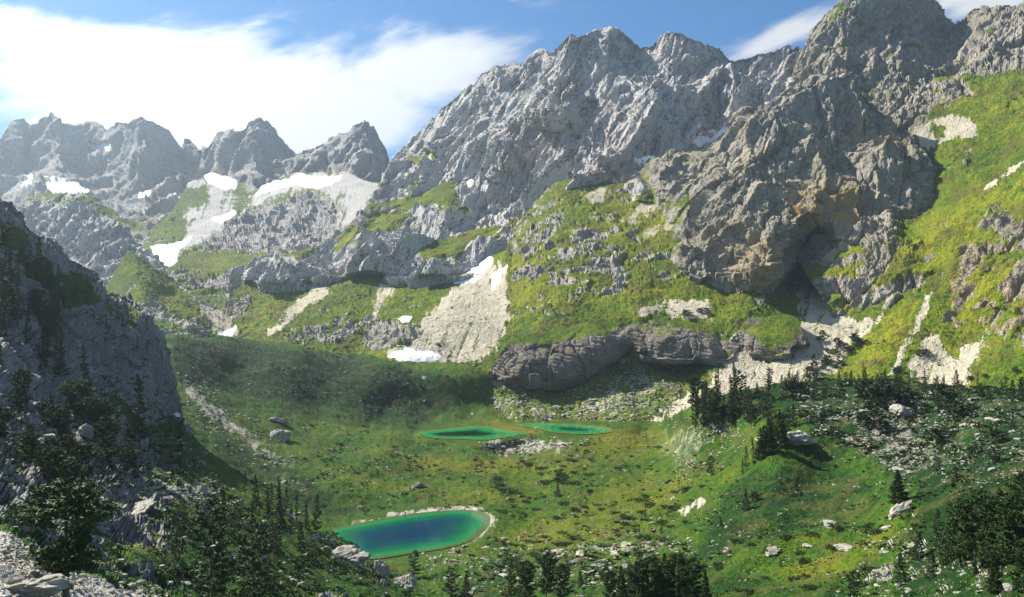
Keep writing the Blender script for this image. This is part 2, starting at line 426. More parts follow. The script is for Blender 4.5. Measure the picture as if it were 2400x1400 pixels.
def landform(name, mat, x0, x1, top, bottom, ctrl, sx=3.0, rows=120, rockL=60.0, rockA=10.0, lean=0.0, octv=6,
             vert=0.42, grassL=35.0, grassA=2.2, back=0.35, backslope=0.8, ledge=0.55, cellL=0.0, cellA=0.0, cellV=0.45, cellG=0.5, crisp=True, lump=0.22, strataL=0.0,
             strataA=0.0, dip=(0.0, 0.0), swarp=1.6, tuck=0.0, seed=1, jag=0.0, vegnoise=0.35, flat=None, cliffcap=True, soft=45.0):
    C = np.asarray([(c + (0.5,))[:4] for c in ctrl], float)
    # depth and rockiness between the surveyed points
    def ker(ax, ay, bx, by):
        return np.sqrt((ax[:, None] - bx[None]) ** 2 + (ay[:, None] - by[None]) ** 2 + soft ** 2) / 1000
    n = len(C)
    K = ker(C[:, 0], C[:, 1], C[:, 0], C[:, 1])
    Q = np.c_[np.ones(n), C[:, 0] / 1000, C[:, 1] / 1000]
    Amat = np.block([[K + np.eye(n) * -1e-4, Q], [Q.T, np.zeros((3, 3))]])
    sol = np.linalg.solve(Amat, np.c_[np.r_[1000 / C[:, 2], 0, 0, 0], np.r_[C[:, 3], 0, 0, 0]])

    def field(px, py):
        R = np.empty((len(px), 2))
        for i in range(0, len(px), 60000):
            a, b = px[i:i + 60000], py[i:i + 60000]
            R[i:i + 60000] = ker(a, b, C[:, 0], C[:, 1]) @ sol[:n] + np.c_[np.ones(len(a)), a / 1000, b / 1000] @ sol[n:]
        return 1000 / np.maximum(R[:, 0], 0.2), np.clip(R[:, 1], 0, 1)

    a, b = max(x0, -60), min(x1, 2460)          # finer between these, coarser beyond
    xs = np.concatenate([np.arange(x0, a, sx * 4), np.arange(a, b, sx), np.arange(b, x1 + 1, sx * 4)])
    nx = len(xs)
    ty = interp_line(top, xs); by = interp_line(bottom, xs)
    if jag > 0:
        ty = ty + jag * ridged(np.c_[xs / 55.0, xs * 0 + seed, xs * 0], 4, 0.6, seed=seed) * -0.6 + jag * 0.3
    v = np.linspace(0, 1, rows)
    px = np.repeat(xs[None], rows, 0); py = ty[None] + (by - ty)[None] * v[:, None]
    px = px.ravel(); py = py.ravel()
    D, r = field(px, py)
    if flat is not None:
        D = flat(px, py, D)
    scree = np.zeros(len(px)); och = scree.copy(); dark = scree.copy(); dry = scree.copy(); mott = scree.copy(); smoothm = scree.copy()
    jit = fbm(np.c_[px / 34.0, py / 34.0, px * 0 + seed], 4, 0.65, seed=seed + 50) * 10 + fbm(np.c_[px / 9.0, py / 30.0, px * 0 + seed], 2, 0.6, seed=seed + 51) * 8
    thin = sstep(fbm(np.c_[(px + 0.35 * py) / 16.0, py / 85.0, px * 0 + seed], 3, 0.6, seed=seed + 52), 0.12, 0.5)     # turf creeping down a scree in streaks
    vegadd = scree.copy()
    for ch, poly, sft, val in PAINT.get(name, []):
        Pn = np.asarray(poly)
        m = (px > Pn[:, 0].min() - 40) & (px < Pn[:, 0].max() + 40) & (py > Pn[:, 1].min() - 40) & (py < Pn[:, 1].max() + 40)
        if not m.any():
            continue
        w = np.zeros(len(px)); w[m] = sstep(poly_sd(px[m], py[m], poly) + jit[m] * min(1.3, sft / 7.0), -sft, sft)
        if ch == 'scree':
            scree = scree * (1 - w) + val * w * (1 - 0.55 * thin); r = r * (1 - w)
        elif ch == 'rock':
            r = r * (1 - w) + val * w
        elif ch == 'grass':
            r = r * (1 - w) + 0.0 * w; scree = scree * (1 - w); vegadd = vegadd + val * w
        elif ch == 'bare':
            vegadd = vegadd - val * w
        elif ch == 'ochre':
            och = np.maximum(och, w * val)
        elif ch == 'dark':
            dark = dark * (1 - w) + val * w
        elif ch == 'dry':
            dry = dry * (1 - w) + val * w
        elif ch == 'mott':
            mott = mott * (1 - w) + val * w
        elif ch == 'smooth':
            smoothm = np.maximum(smoothm, w); r = r * (1 - w)
    V = np.stack([(px - 1200) / F * D, D, (700 - py) / F * D], 1)
    G = V.reshape(rows, nx, 3)
    # the far side of the crest falls away behind it
    nb = 14
    sb = (np.linspace(0, 1, nb + 1)[1:] ** 1.6)[:, None, None]
    ridge = G[0]
    hd = ridge * np.array([1, 1, 0]); hd = hd / np.linalg.norm(hd, axis=1, keepdims=True)
    ln = back * ridge[:, 1:2]
    backr = ridge[None] + hd[None] * ln[None] * sb + np.array([0, 0, -1.0]) * (ln[None] * backslope * sb)
    backr[..., 2] = np.maximum(backr[..., 2], -119)
    G = np.concatenate([backr[::-1], G], 0)
    pad = lambda a, val=None: np.concatenate([np.repeat(a.reshape(rows, nx)[:1] if val is None else np.full((1, nx), val), nb, 0), a.reshape(rows, nx)], 0).ravel()
    r, scree, och, dark, dry, mott, smoothm, vegadd = map(pad, (r, scree, och, dark, dry, mott, smoothm, vegadd))
    PX, PY = pad(px), pad(py)
    if tuck > 0:        # foot of an overhanging cliff goes in under it
        w = np.r_[np.zeros(nb), sstep(v, 0.86, 1.0)][:, None, None]
        G = G + np.array([0, 1.0, -0.15]) * tuck * w
    R_, N_ = G.shape[:2]
    du = np.gradient(G, axis=1); dv = np.gradient(G, axis=0)
    Nn = np.cross(du, dv); Nn /= np.linalg.norm(Nn, axis=2, keepdims=True) + 1e-9
    flip = (Nn[..., 2] < 0) & (np.abs(Nn[..., 2]) > 0.02) | ((Nn[..., 1] > 0) & (Nn[..., 2] < 0.02))
    Nn[flip] *= -1
    P = G.reshape(-1, 3); Nf = Nn.reshape(-1, 3)
    # relief of bare rock: ribs, gullies, joints and beds
    q = P.copy(); q[:, 0] = q[:, 0] - lean * q[:, 2]; q[:, 2] *= vert
    q = (q / rockL).astype(f32)
    wv = np.stack([perlin(q * 1.3 + 11, seed + 20), perlin(q * 1.3 + 23, seed + 21), perlin(q * 1.3 + 37, seed + 22) * 0.6], 1)
    q = q + wv * 0.38
    rowf = np.repeat(np.r_[np.zeros(nb), sstep(v, 0.0, 0.13)][:, None], nx, 1).ravel()      # the surveyed skyline stays where it is
    disp = (ridged(q, octv, 0.52, seed=seed) - 0.75) * rockA * (0.32 + 0.68 * rowf)
    if cellL > 0:
        for kk, (sc, am) in enumerate(((1.0, 1.0), (0.42, cellG), (0.18, cellG * cellG))):
            Pc = P.copy(); Pc[:, 0] -= lean * Pc[:, 2]
            disp = disp + facets(((Pc * np.array([1, 1, cellV])) / (cellL * sc)).astype(f32) + wv * 0.3, seed + 5 + kk) * cellA * am * ((0.5 + 0.5 * rowf) if kk == 0 else 1.25 - 0.25 * rowf)
    if strataL > 0:
        zz = (P[:, 2] + dip[0] * P[:, 0] + dip[1] * P[:, 1]) / strataL + fbm((P / (strataL * 9)).astype(f32), 3, seed=seed + 9) * swarp
        st = zz - np.floor(zz); hh = np.floor(zz)
        hr = np.sin(hh * 12.9898) * 43758.5; hr = hr - np.floor(hr)
        disp = disp + (sstep(st, 0.0, 0.25) - sstep(st, 0.8, 1.0) * 0.9 - 0.4 + (hr - 0.5) * 1.2) * strataA
    gd = fbm((P / grassL).astype(f32), 5, 0.5, seed=seed + 30) * grassA + fbm((P / (grassL * 0.17)).astype(f32), 3, 0.5, seed=seed + 36) * grassA * lump
    gd = gd * (1 - 0.55 * scree) * (1 - 0.85 * smoothm)
    rr = sstep(r + fbm((P / (rockL * 0.7)).astype(f32), 4, 0.6, seed=seed + 40) * vegnoise * (1 - smoothm) * (1 - scree), 0.2, 0.8)
    if flat is not None:
        fm = pad(flat.mask(px, py)); gd = gd * fm; rr = rr * fm
    P2 = P + Nf * (disp * rr)[:, None]
    P2[:, 2] += gd * (1 - 0.6 * rr)
    # what grows where: turf on the gentler ground, bare rock on the steep
    G2 = P2.reshape(R_, N_, 3)
    du = np.gradient(G2, axis=1); dv = np.gradient(G2, axis=0)
    n2 = np.cross(du, dv); n2 /= np.linalg.norm(n2, axis=2, keepdims=True) + 1e-9
    nz = np.abs(n2[..., 2]).ravel()
    veg = (1 - rr) * 1.15 - 0.1 + (nz - 0.62) * ledge * 2.0 * np.minimum(1, rr * 2) + vegadd
    veg = np.clip(veg + fbm((P / (grassL * 0.5)).astype(f32), 3, 0.6, seed=seed + 60) * 0.35 * rr, -0.2, 1.3)
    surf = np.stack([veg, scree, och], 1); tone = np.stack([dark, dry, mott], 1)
    ii = np.arange(R_ * N_).reshape(R_, N_)
    faces = np.stack([ii[:-1, :-1], ii[1:, :-1], ii[1:, 1:], ii[:-1, 1:]], -1).reshape(-1, 4)
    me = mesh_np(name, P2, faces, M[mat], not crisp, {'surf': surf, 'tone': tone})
    o = link(bpy.data.objects.new(name, me)); o['kind'] = 'structure'
    L = Layer(); L.P = G2; L.N = n2; L.px = PX.reshape(R_, N_); L.py = PY.reshape(R_, N_); L.nb = nb; L.xs = xs; L.obj = o
    L.ty, L.by, L.rows = ty, by, rows; L.base = G; L.r = rr.reshape(R_, N_)
    LAYERS[name] = L
    return o


def ground_at(layer, px, py):
    L = LAYERS[layer]
    i = int(np.clip(np.searchsorted(L.xs, px), 0, len(L.xs) - 1))
    v = (py - L.ty[i]) / (L.by[i] - L.ty[i])
    j = L.nb + int(round(np.clip(v, 0, 1) * (L.rows - 1)))
    n = L.N[j, i]
    return L.P[j, i], (n if n[2] > 0 else -n)



# ------------------------------------------------------------------ lakes: level water, so depth follows from the shore's pixels
LAKES = {
    'near': dict(z=-93.0, poly=[(770, 1247), (800, 1238), (860, 1226), (930, 1212), (1000, 1203), (1060, 1199), (1110, 1200), (1136, 1210),
                                (1140, 1226), (1122, 1248), (1096, 1266), (1060, 1278), (1010, 1288), (950, 1296), (880, 1308), (820, 1308), (780, 1280)]),
    'west': dict(z=-85.0, poly=[(985, 1017), (1010, 1010), (1060, 1005), (1110, 999), (1150, 1000), (1172, 1008), (1215, 1012), (1245, 1017),
                                (1215, 1019), (1180, 1025), (1135, 1031), (1080, 1028), (1020, 1027)]),
    'east': dict(z=-85.0, poly=[(1205, 996), (1255, 992), (1330, 995), (1400, 999), (1432, 1006), (1425, 1014), (1370, 1018), (1330, 1016),
                                (1285, 1012), (1262, 1004), (1225, 1000)]),
}


def rounded(poly, n=2):
    P = np.asarray(poly, float)
    for _ in range(n):
        Q = np.roll(P, -1, 0)
        P = np.stack([P * .75 + Q * .25, P * .25 + Q * .75], 1).reshape(-1, 2)
    return P


for k in LAKES.values():
    k['poly'] = rounded(k['poly'])


class Flat:
    """bed of each lake lies under its water level, its shore level with it"""
    def __call__(self, px, py, D):
        for k in LAKES.values():
            sd = poly_sd(px, py, k['poly'])
            lev = -k['z'] * F / np.maximum(py - 700, 30)
            w = sstep(sd, -26, -3)
            D = 1 / ((1 - w) / D + w / (lev * (1 + 0.004 + 0.03 * sstep(sd, 0, 14))))
        return D

    def mask(self, px, py):
        m = np.ones(len(px))
        for k in LAKES.values():
            m *= 1 - sstep(poly_sd(px, py, k['poly']), -26, -5)
        return m


# ------------------------------------------------------------------ snow: outlines of each patch, on which landform, and its label
SNOW = [
    ('far_mountain', [(112, 424), (150, 424), (185, 432), (205, 446), (185, 456), (150, 452), (118, 446)], 'broad grey snow patch at the foot of the leftmost far peak'),
    ('far_mountain', [(58, 445), (66, 415), (74, 412), (72, 432), (64, 446)], 'narrow snow tongue in the gully below the leftmost far peak'),
    ('far_mountain', [(198, 330), (225, 336), (255, 340), (252, 350), (235, 352), (205, 342)], 'small high snow strip between the two left far peaks'),
    ('far_mountain', [(325, 452), (350, 446), (346, 456), (328, 462)], 'tiny snow patch below the second far peak'),
    ('far_mountain', [(395, 455), (412, 452), (418, 470), (402, 472)], 'tiny snow patch above the green scree'),
    ('back_slope', [(470, 402), (500, 408), (530, 415), (556, 418), (552, 440), (520, 445), (490, 428)], 'shaded snow patch under the middle far peak'),
    ('back_slope', [(612, 436), (640, 428), (690, 420), (686, 434), (650, 442), (618, 452), (602, 458)], 'snow strip left of the bright snowfield below the right far peak'),
    ('back_slope', [(684, 414), (700, 408), (735, 413), (775, 416), (802, 412), (790, 424), (760, 438), (730, 440), (700, 436), (686, 428)], 'bright white snowfield below the right far peak'),
    ('back_slope', [(498, 508), (525, 504), (548, 495), (556, 497), (545, 508), (515, 520), (500, 516)], 'small bright snow patch on the pale scree slope'),
    ('back_slope', [(352, 578), (372, 574), (410, 570), (450, 556), (436, 572), (418, 590), (412, 612), (396, 626), (378, 615), (362, 596)], 'large bright snowfield in the saddle beside the rocky knob'),
    ('mid_slope', [(512, 782), (530, 774), (552, 766), (553, 776), (540, 790), (522, 792)], 'snow patch at the foot of the boulder gully'),
    ('mountain_wall', [(706, 655), (724, 654), (730, 664), (712, 668)], 'little snow patch under the banded cliff'),
    ('mountain_wall', [(748, 667), (772, 662), (766, 671), (750, 672)], 'tiny snow scrap right of the little patch under the banded cliff'),
    ('mid_slope', [(1060, 662), (1090, 640), (1115, 622), (1145, 606), (1158, 606), (1150, 622), (1125, 652), (1108, 662), (1098, 656), (1078, 662)], 'long snow tongue at the head of the big scree fan'),
    ('mid_slope', [(1152, 668), (1156, 645), (1172, 630), (1190, 622), (1180, 640), (1170, 660), (1156, 678)], 'narrow snow tongue right of the long one on the scree fan'),
    ('mid_slope', [(908, 836), (940, 822), (966, 817), (985, 824), (1015, 825), (1030, 834), (1024, 844), (985, 848), (940, 844)], 'snow patch at the lower edge of the big scree fan'),
    ('mid_slope', [(934, 748), (950, 744), (962, 746), (958, 756), (944, 755)], 'small snow patch above the little dark outcrop'),
    ('mountain_wall', [(1092, 428), (1104, 420), (1114, 428), (1100, 438)], 'small white snow patch at the foot of the grey wall'),
    ('mountain_wall', [(1618, 334), (1640, 320), (1670, 316), (1700, 300), (1716, 296), (1700, 316), (1668, 334), (1640, 346), (1622, 346)], 'snow strip in the notch behind the big buttress'),
    ('mountain_wall', [(1490, 372), (1512, 366), (1544, 364), (1530, 374), (1502, 380)], 'small snow strip below the notch snow'),
    ('left_slope', [(416, 966), (430, 968), (460, 992), (440, 994), (420, 985)], 'small white snow patch right of the shaded cliff foot'),
]
for lay, poly, _ in SNOW:
    c = np.mean(poly, 0); grown = [tuple(c + (np.array(p) - c) * 1.25) for p in poly]
    PAINT.setdefault(lay, []).append(('smooth', grown, 6, 1.0))


def paint(layer, *ops):
    PAINT.setdefault(layer, [])[:0] = list(ops)


paint('back_slope', ('bare', [(430, 400), (960, 400), (960, 560), (700, 600), (560, 590), (430, 560)], 20, 0.28),
      ('scree', [(430, 410), (520, 420), (570, 470), (520, 540), (470, 560), (420, 600), (440, 520)], 14, 0.9),
      ('scree', [(690, 405), (850, 400), (900, 450), (840, 520), (780, 560), (800, 480), (720, 440), (560, 500), (600, 460)], 14, 0.9),
      ('grass', [(425, 440), (480, 440), (490, 480), (450, 490), (425, 470)], 10, 0.5),
      ('grass', [(430, 590), (560, 590), (620, 610), (560, 630), (470, 640), (420, 620)], 12, 0.1))
paint('mid_slope', ('bare', [(1180, 480), (1500, 450), (1700, 560), (1700, 690), (1250, 720)], 40, -0.10),
      ('scree', [(395, 640), (430, 640), (500, 690), (540, 730), (560, 790), (520, 800), (500, 770), (470, 720)], 8, 0.95),
      ('scree', [(700, 660), (780, 660), (770, 690), (700, 730), (650, 780), (620, 790), (680, 720), (720, 690)], 6, 0.8),
      ('scree', [(885, 665), (930, 660), (935, 675), (890, 740), (870, 760), (880, 700)], 8, 0.7),
      ('scree', [(1150, 605), (1185, 640), (1195, 740), (1195, 780), (1150, 830), (1060, 860), (920, 845), (900, 830), (960, 780), (1010, 730), (1080, 660)], 7, 0.95),
      ('scree', [(1495, 735), (1540, 705), (1620, 695), (1670, 700), (1665, 745), (1600, 745)], 8, 0.9),
      ('scree', [(1860, 640), (1915, 650), (1945, 715), (2010, 760), (2060, 745), (2010, 800), (1930, 850), (1850, 900), (1700, 940), (1560, 1010), (1530, 985), (1600, 930), (1660, 890), (1720, 830), (1752, 800), (1770, 840), (1850, 830), (1880, 740)], 9, 1.0),
      ('scree', [(2240, 830), (2290, 795), (2320, 780), (2260, 900), (2240, 930), (2150, 900), (2130, 850), (2180, 780)], 10, 1.0),
      ('scree', [(1930, 715), (2010, 765), (2060, 742), (2078, 755), (1990, 845), (1900, 905), (1780, 930), (1860, 800)], 14, 0.8),
      ('scree', [(2170, 688), (2186, 688), (2176, 720), (2150, 780), (2120, 830), (2095, 880), (2080, 880), (2105, 820), (2150, 740)], 4, 0.95),
      ('scree', [(2060, 770), (2070, 765), (2040, 810), (1990, 860), (1975, 870), (2010, 825)], 4, 0.8),
      ('grass', [(2010, 800), (2080, 740), (2150, 700), (2165, 705), (2130, 770), (2100, 820), (2075, 880), (1960, 890)], 6, 0.35),
      ('dry', [(2010, 800), (2080, 740), (2150, 700), (2165, 705), (2130, 770), (2100, 820), (2075, 880), (1960, 890)], 10, 0.45),
      ('scree', [(1050, 900), (1150, 920), (1330, 960), (1500, 860), (1560, 900), (1500, 980), (1300, 990), (1100, 975)], 20, 0.45),
      ('mott', [(1000, 830), (1160, 880), (1300, 920), (1500, 830), (1640, 870), (1600, 1000), (1000, 1000)], 20, 0.9),
      ('grass', [(1500, 680), (1700, 668), (1850, 700), (1860, 760), (1700, 770), (1660, 700), (1560, 690), (1400, 745)], 10, 0.4),
      ('grass', [(1180, 760), (1300, 740), (1450, 690), (1480, 720), (1330, 780), (1200, 810)], 10, 0.3),
      ('dry', [(290, 590), (420, 660), (500, 720), (480, 760), (400, 720), (320, 680)], 20, 0.25),
      ('dry', [(560, 650), (720, 640), (640, 760), (560, 790)], 20, 0.3),
      ('dry', [(1180, 430), (1500, 420), (1700, 560), (1700, 680), (1300, 730), (1180, 700)], 30, 0.3),
      ('scree', [(1540, 435), (1600, 430), (1560, 475), (1480, 520), (1450, 525), (1500, 480)], 8, 0.8),
      ('scree', [(1380, 455), (1420, 440), (1415, 470), (1385, 480)], 6, 0.8),
      ('scree', [(1590, 470), (1640, 440), (1650, 450), (1580, 540), (1540, 560), (1500, 560)], 8, 0.6),
      ('scree', [(1060, 540), (1100, 535), (1130, 560), (1090, 545)], 5, 0.6),
      ('rock', [(850, 770), (900, 750), (960, 760), (1010, 770), (950, 810), (890, 820), (850, 812)], 6, 0.95),
      ('rock', [(660, 790), (700, 775), (800, 760), (860, 740), (890, 745), (830, 790), (760, 806), (700, 800)], 6, 0.85),
      ('rock', [(320, 720), (360, 705), (420, 740), (470, 755), (440, 770), (360, 745)], 6, 0.8),
      ('rock', [(510, 690), (580, 700), (590, 730), (540, 745), (510, 720)], 6, 0.8),
      ('rock', [(1760, 690), (1800, 680), (1800, 710), (1770, 730)], 6, 0.9),
      ('rock', [(1710, 800), (1760, 740), (1790, 750), (1770, 820), (1860, 770), (1868, 810), (1800, 850), (1750, 830)], 8, 0.7))
paint('mountain_wall',
      ('grass', [(945, 370), (975, 362), (1010, 360), (1030, 370), (1000, 392), (960, 384)], 5, 0.8),
      ('scree', [(1000, 362), (1010, 362), (1014, 385), (1006, 385)], 3, 0.9),
      ('ochre', [(1290, 160), (1345, 170), (1340, 220), (1300, 200)], 12, 0.45),
      ('ochre', [(1380, 400), (1480, 390), (1480, 440), (1380, 440)], 20, 0.4),
      ('bare', [(930, 380), (1340, 60), (1900, 60), (1900, 400), (1300, 430), (1100, 440)], 20, 0.35),
      ('dry', [(560, 560), (900, 480), (1250, 470), (1250, 640), (700, 640)], 30, 0.3))
paint('rock_buttress',
      ('ochre', [(1860, 440), (1990, 430), (2060, 500), (1960, 540), (1930, 580), (1860, 540)], 25, 1.0),
      ('ochre', [(1700, 500), (1830, 560), (1840, 660), (1700, 640), (1660, 560)], 30, 0.5),
      ('ochre', [(2000, 260), (2120, 320), (2110, 350), (2000, 320)], 20, 0.6),
      ('ochre', [(1740, 360), (1830, 350), (1820, 390), (1740, 400)], 15, 0.5),
      ('bare', [(1660, 320), (1960, 190), (2150, 350), (2230, 470), (2050, 700), (1850, 700), (1640, 640)], 15, 0.55))
paint('right_mountain', ('bare', [(1950, 480), (2460, 420), (2460, 830), (1950, 760)], 40, -0.30),
      ('scree', [(2135, 300), (2180, 280), (2230, 272), (2290, 285), (2298, 320), (2230, 330), (2170, 355), (2150, 335)], 5, 0.95),
      ('grass', [(2190, 300), (2215, 295), (2210, 320), (2195, 318)], 6, 0.2),
      ('grass', [(2280, 180), (2420, 170), (2420, 420), (2330, 470), (2240, 560), (2220, 480), (2300, 330)], 14, 0.4),
      ('scree', [(2395, 375), (2405, 375), (2300, 450), (2270, 470), (2330, 420)], 3, 0.8),
      ('dry', [(2100, 250), (2420, 180), (2420, 470), (2200, 640)], 30, 0.10),
      ('ochre', [(2200, 540), (2330, 560), (2400, 600), (2400, 760), (2220, 780)], 30, 0.5),
      ('dry', [(1950, 480), (2420, 420), (2420, 820), (1950, 740)], 30, 0.3))
paint('valley',
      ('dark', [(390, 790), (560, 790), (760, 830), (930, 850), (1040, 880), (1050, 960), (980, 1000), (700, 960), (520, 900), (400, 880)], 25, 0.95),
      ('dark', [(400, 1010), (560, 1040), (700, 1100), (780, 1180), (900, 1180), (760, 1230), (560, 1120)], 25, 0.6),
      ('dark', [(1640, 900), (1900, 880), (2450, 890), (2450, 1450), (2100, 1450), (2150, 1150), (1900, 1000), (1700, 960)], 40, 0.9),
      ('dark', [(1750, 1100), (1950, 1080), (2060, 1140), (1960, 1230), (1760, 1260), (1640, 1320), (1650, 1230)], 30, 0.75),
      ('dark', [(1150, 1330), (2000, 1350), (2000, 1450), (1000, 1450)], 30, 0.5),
      ('dry', [(960, 1075), (1150, 1075), (1250, 1090), (1160, 1105), (980, 1095)], 14, 0.6),
      ('dry', [(1150, 1060), (1400, 1040), (1600, 1010), (1560, 1060), (1300, 1100)], 18, 0.35),
      ('dry', [(1180, 1250), (1300, 1180), (1500, 1120), (1640, 1080), (1580, 1180), (1400, 1280), (1240, 1310)], 25, 0.35),
      ('dry', [(1800, 1330), (2100, 1240), (2060, 1300), (1900, 1400)], 18, 0.45),
      ('mott', [(1850, 890), (2450, 900), (2450, 1180), (2200, 1130), (2060, 1060), (1900, 1000)], 70, 0.55),
      ('mott', [(1000, 1290), (1500, 1220), (1700, 1280), (1500, 1400), (1000, 1400)], 40, 0.35),
      ('scree', [(1950, 970), (2150, 960), (2220, 1060), (2120, 1130), (2050, 1060)], 55, 0.42),
      ('scree', [(1140, 1040), (1240, 1032), (1340, 1040), (1300, 1062), (1180, 1060)], 9, 0.55),
      ('scree', [(640, 1070), (580, 1040), (470, 960), (430, 920), (450, 905), (560, 1000), (680, 1090), (700, 1130)], 9, 0.6),
      ('scree', [(1560, 1000), (1600, 980), (1660, 1000), (1740, 960), (1700, 1050), (1600, 1110), (1540, 1070)], 34, 0.36),
      ('scree', [(1590, 1195), (1650, 1165), (1655, 1175), (1600, 1205)], 4, 0.9),
      ('scree', [(1380, 1290), (1440, 1270), (1600, 1255), (1560, 1275), (1440, 1300)], 8, 0.5),
      ('scree', [(800, 1232), (930, 1200), (1060, 1185), (1140, 1190), (1165, 1215), (1150, 1245), (1110, 1275), (1090, 1262), (1140, 1226), (1130, 1205), (1060, 1198), (940, 1212), (800, 1242)], 5, 0.6),
      ('dry', [(1130, 985), (1200, 990), (1280, 1012), (1250, 1020), (1160, 1006)], 4, 0.8),
      ('dry', [(1400, 1000), (1560, 1015), (1560, 1040), (1440, 1050), (1380, 1025)], 8, 0.6))
paint('left_slope',
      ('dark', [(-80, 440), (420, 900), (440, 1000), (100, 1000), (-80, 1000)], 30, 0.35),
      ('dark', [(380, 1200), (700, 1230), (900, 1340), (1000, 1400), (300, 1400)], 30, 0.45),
      ('grass', [(0, 520), (60, 540), (70, 590), (30, 580), (0, 560)], 8, 0.4),
      ('grass', [(145, 690), (200, 680), (215, 710), (150, 720)], 8, 0.4),
      ('grass', [(80, 640), (160, 650), (150, 670), (90, 665)], 8, 0.4),
      ('scree', [(0, 1240), (60, 1290), (100, 1330), (280, 1370), (380, 1400), (380, 1450), (-60, 1450), (-60, 1240)], 14, 0.85),
      ('scree', [(330, 1150), (400, 1130), (490, 1140), (480, 1165), (420, 1180), (350, 1175)], 10, 0.7),
      ('rock', [(230, 1178), (375, 1176), (378, 1205), (240, 1212)], 4, 1.0),
      ('mott', [(0, 980), (400, 1000), (420, 1150), (0, 1180)], 20, 0.7))

# ------------------------------------------------------------------ landforms, far to near (control points: pixel x, pixel y, metres ahead, bare rock)
landform('far_mountain', 'far', -760, 800,
         [(-760, 300), (-560, 250), (-400, 320), (-260, 270), (-160, 330), (-60, 335), (0, 325), (25, 286), (55, 276), (74, 300), (90, 277), (120, 262), (145, 285), (170, 296), (220, 287), (248, 312), (270, 285), (300, 288),
          (318, 278), (335, 272), (370, 285), (395, 305), (412, 328), (428, 354), (437, 330), (455, 342), (468, 352), (475, 340), (485, 348), (500, 325), (510, 310), (560, 302), (580, 285),
          (605, 275), (630, 286), (650, 320), (690, 364), (800, 400)],
         [(-160, 620), (800, 560)],
         [(-760, 300, 2000, 1), (-760, 460, 1800, 1), (-760, 620, 1500, .5), (-400, 320, 2100, 1), (-400, 450, 1900, 1), (-160, 320, 2100, 1), (120, 262, 2160, 1), (335, 272, 2080, 1), (430, 352, 2170, 1), (605, 275, 1980, 1), (690, 362, 2080, 1), (800, 400, 2100, 1),
          (72, 350, 2160, 1), (200, 350, 2150, 1), (430, 400, 2090, 1), (120, 360, 2050, 1), (335, 360, 2000, 1), (600, 370, 1890, 1), (690, 400, 2000, 1), (30, 360, 2060, 1),
          (-160, 470, 1930, 1), (0, 440, 1980, 1), (100, 430, 1960, .8), (250, 440, 1960, .9), (430, 440, 1960, .9), (600, 440, 1820, 1), (330, 450, 1930, 1), (520, 430, 1920, .7),
          (-160, 600, 1650, .5), (100, 560, 1650, .6), (300, 540, 1650, .7), (430, 520, 1720, .6), (600, 520, 1650, .6), (800, 540, 1650, .5)],
         sx=2.6, rows=130, rockL=180, rockA=26, vert=0.16, lean=0.12, octv=6, ledge=0.18, seed=3, jag=2, grassA=5, grassL=90, cellL=75, cellA=7, cellV=0.2, crisp=False)
landform('far_peak', 'far', 640, 1010,
         [(640, 380), (680, 366), (745, 341), (770, 328), (800, 312), (812, 305), (830, 292), (850, 283), (866, 284), (882, 296), (895, 318), (908, 345), (915, 380), (935, 430), (1010, 520)],
         [(640, 500), (1010, 600)],
         [(640, 380, 1800, 1), (745, 341, 1780, .8), (850, 283, 1740, 1), (915, 378, 1720, 1), (1010, 520, 1640, 1), (850, 380, 1650, 1), (780, 390, 1690, 1), (720, 400, 1730, .7),
          (640, 440, 1700, .6), (760, 430, 1640, .4), (860, 440, 1600, 1), (930, 470, 1600, .9), (700, 500, 1540, .4), (900, 540, 1480, .5), (1010, 590, 1480, .5)],
         sx=2.6, rows=90, rockL=110, rockA=16, vert=0.25, lean=0.2, ledge=0.25, seed=8, jag=3, grassA=4, grassL=70, cellL=50, cellA=7, cellV=0.25, crisp=False)
landform('back_slope', 'far', 230, 1000,
         [(230, 590), (330, 560), (400, 500), (440, 430), (500, 402), (560, 425), (600, 440), (690, 405), (800, 400), (870, 430), (1000, 440)],
         [(230, 760), (1000, 760)],
         [(230, 600, 1300, .8), (330, 565, 1350, .5), (400, 560, 1330, .3), (440, 440, 1700, .2), (500, 405, 1830, .3), (560, 460, 1640, .2), (600, 445, 1680, .6), (690, 408, 1700, .2),
          (800, 405, 1620, .2), (900, 440, 1480, .4), (1000, 440, 1450, .5), (560, 540, 1370, .9), (700, 500, 1430, 1), (760, 550, 1300, 1), (640, 470, 1560, .5), (680, 570, 1260, .8),
          (440, 610, 1180, .5), (560, 600, 1200, .65), (700, 620, 1130, .6), (900, 560, 1200, .6), (400, 640, 1080, .4), (480, 700, 980, .45), (540, 740, 910, .3), (620, 690, 1010, .5),
          (300, 680, 1050, .4), (230, 740, 960, .2), (540, 760, 880, .2), (800, 700, 1000, .4), (1000, 700, 1000, .4)],
         sx=2.6, rows=130, rockL=60, rockA=8, vert=0.5, lean=0.6, ledge=0.35, seed=14, grassA=4, grassL=60, cellL=26, cellA=4.5)
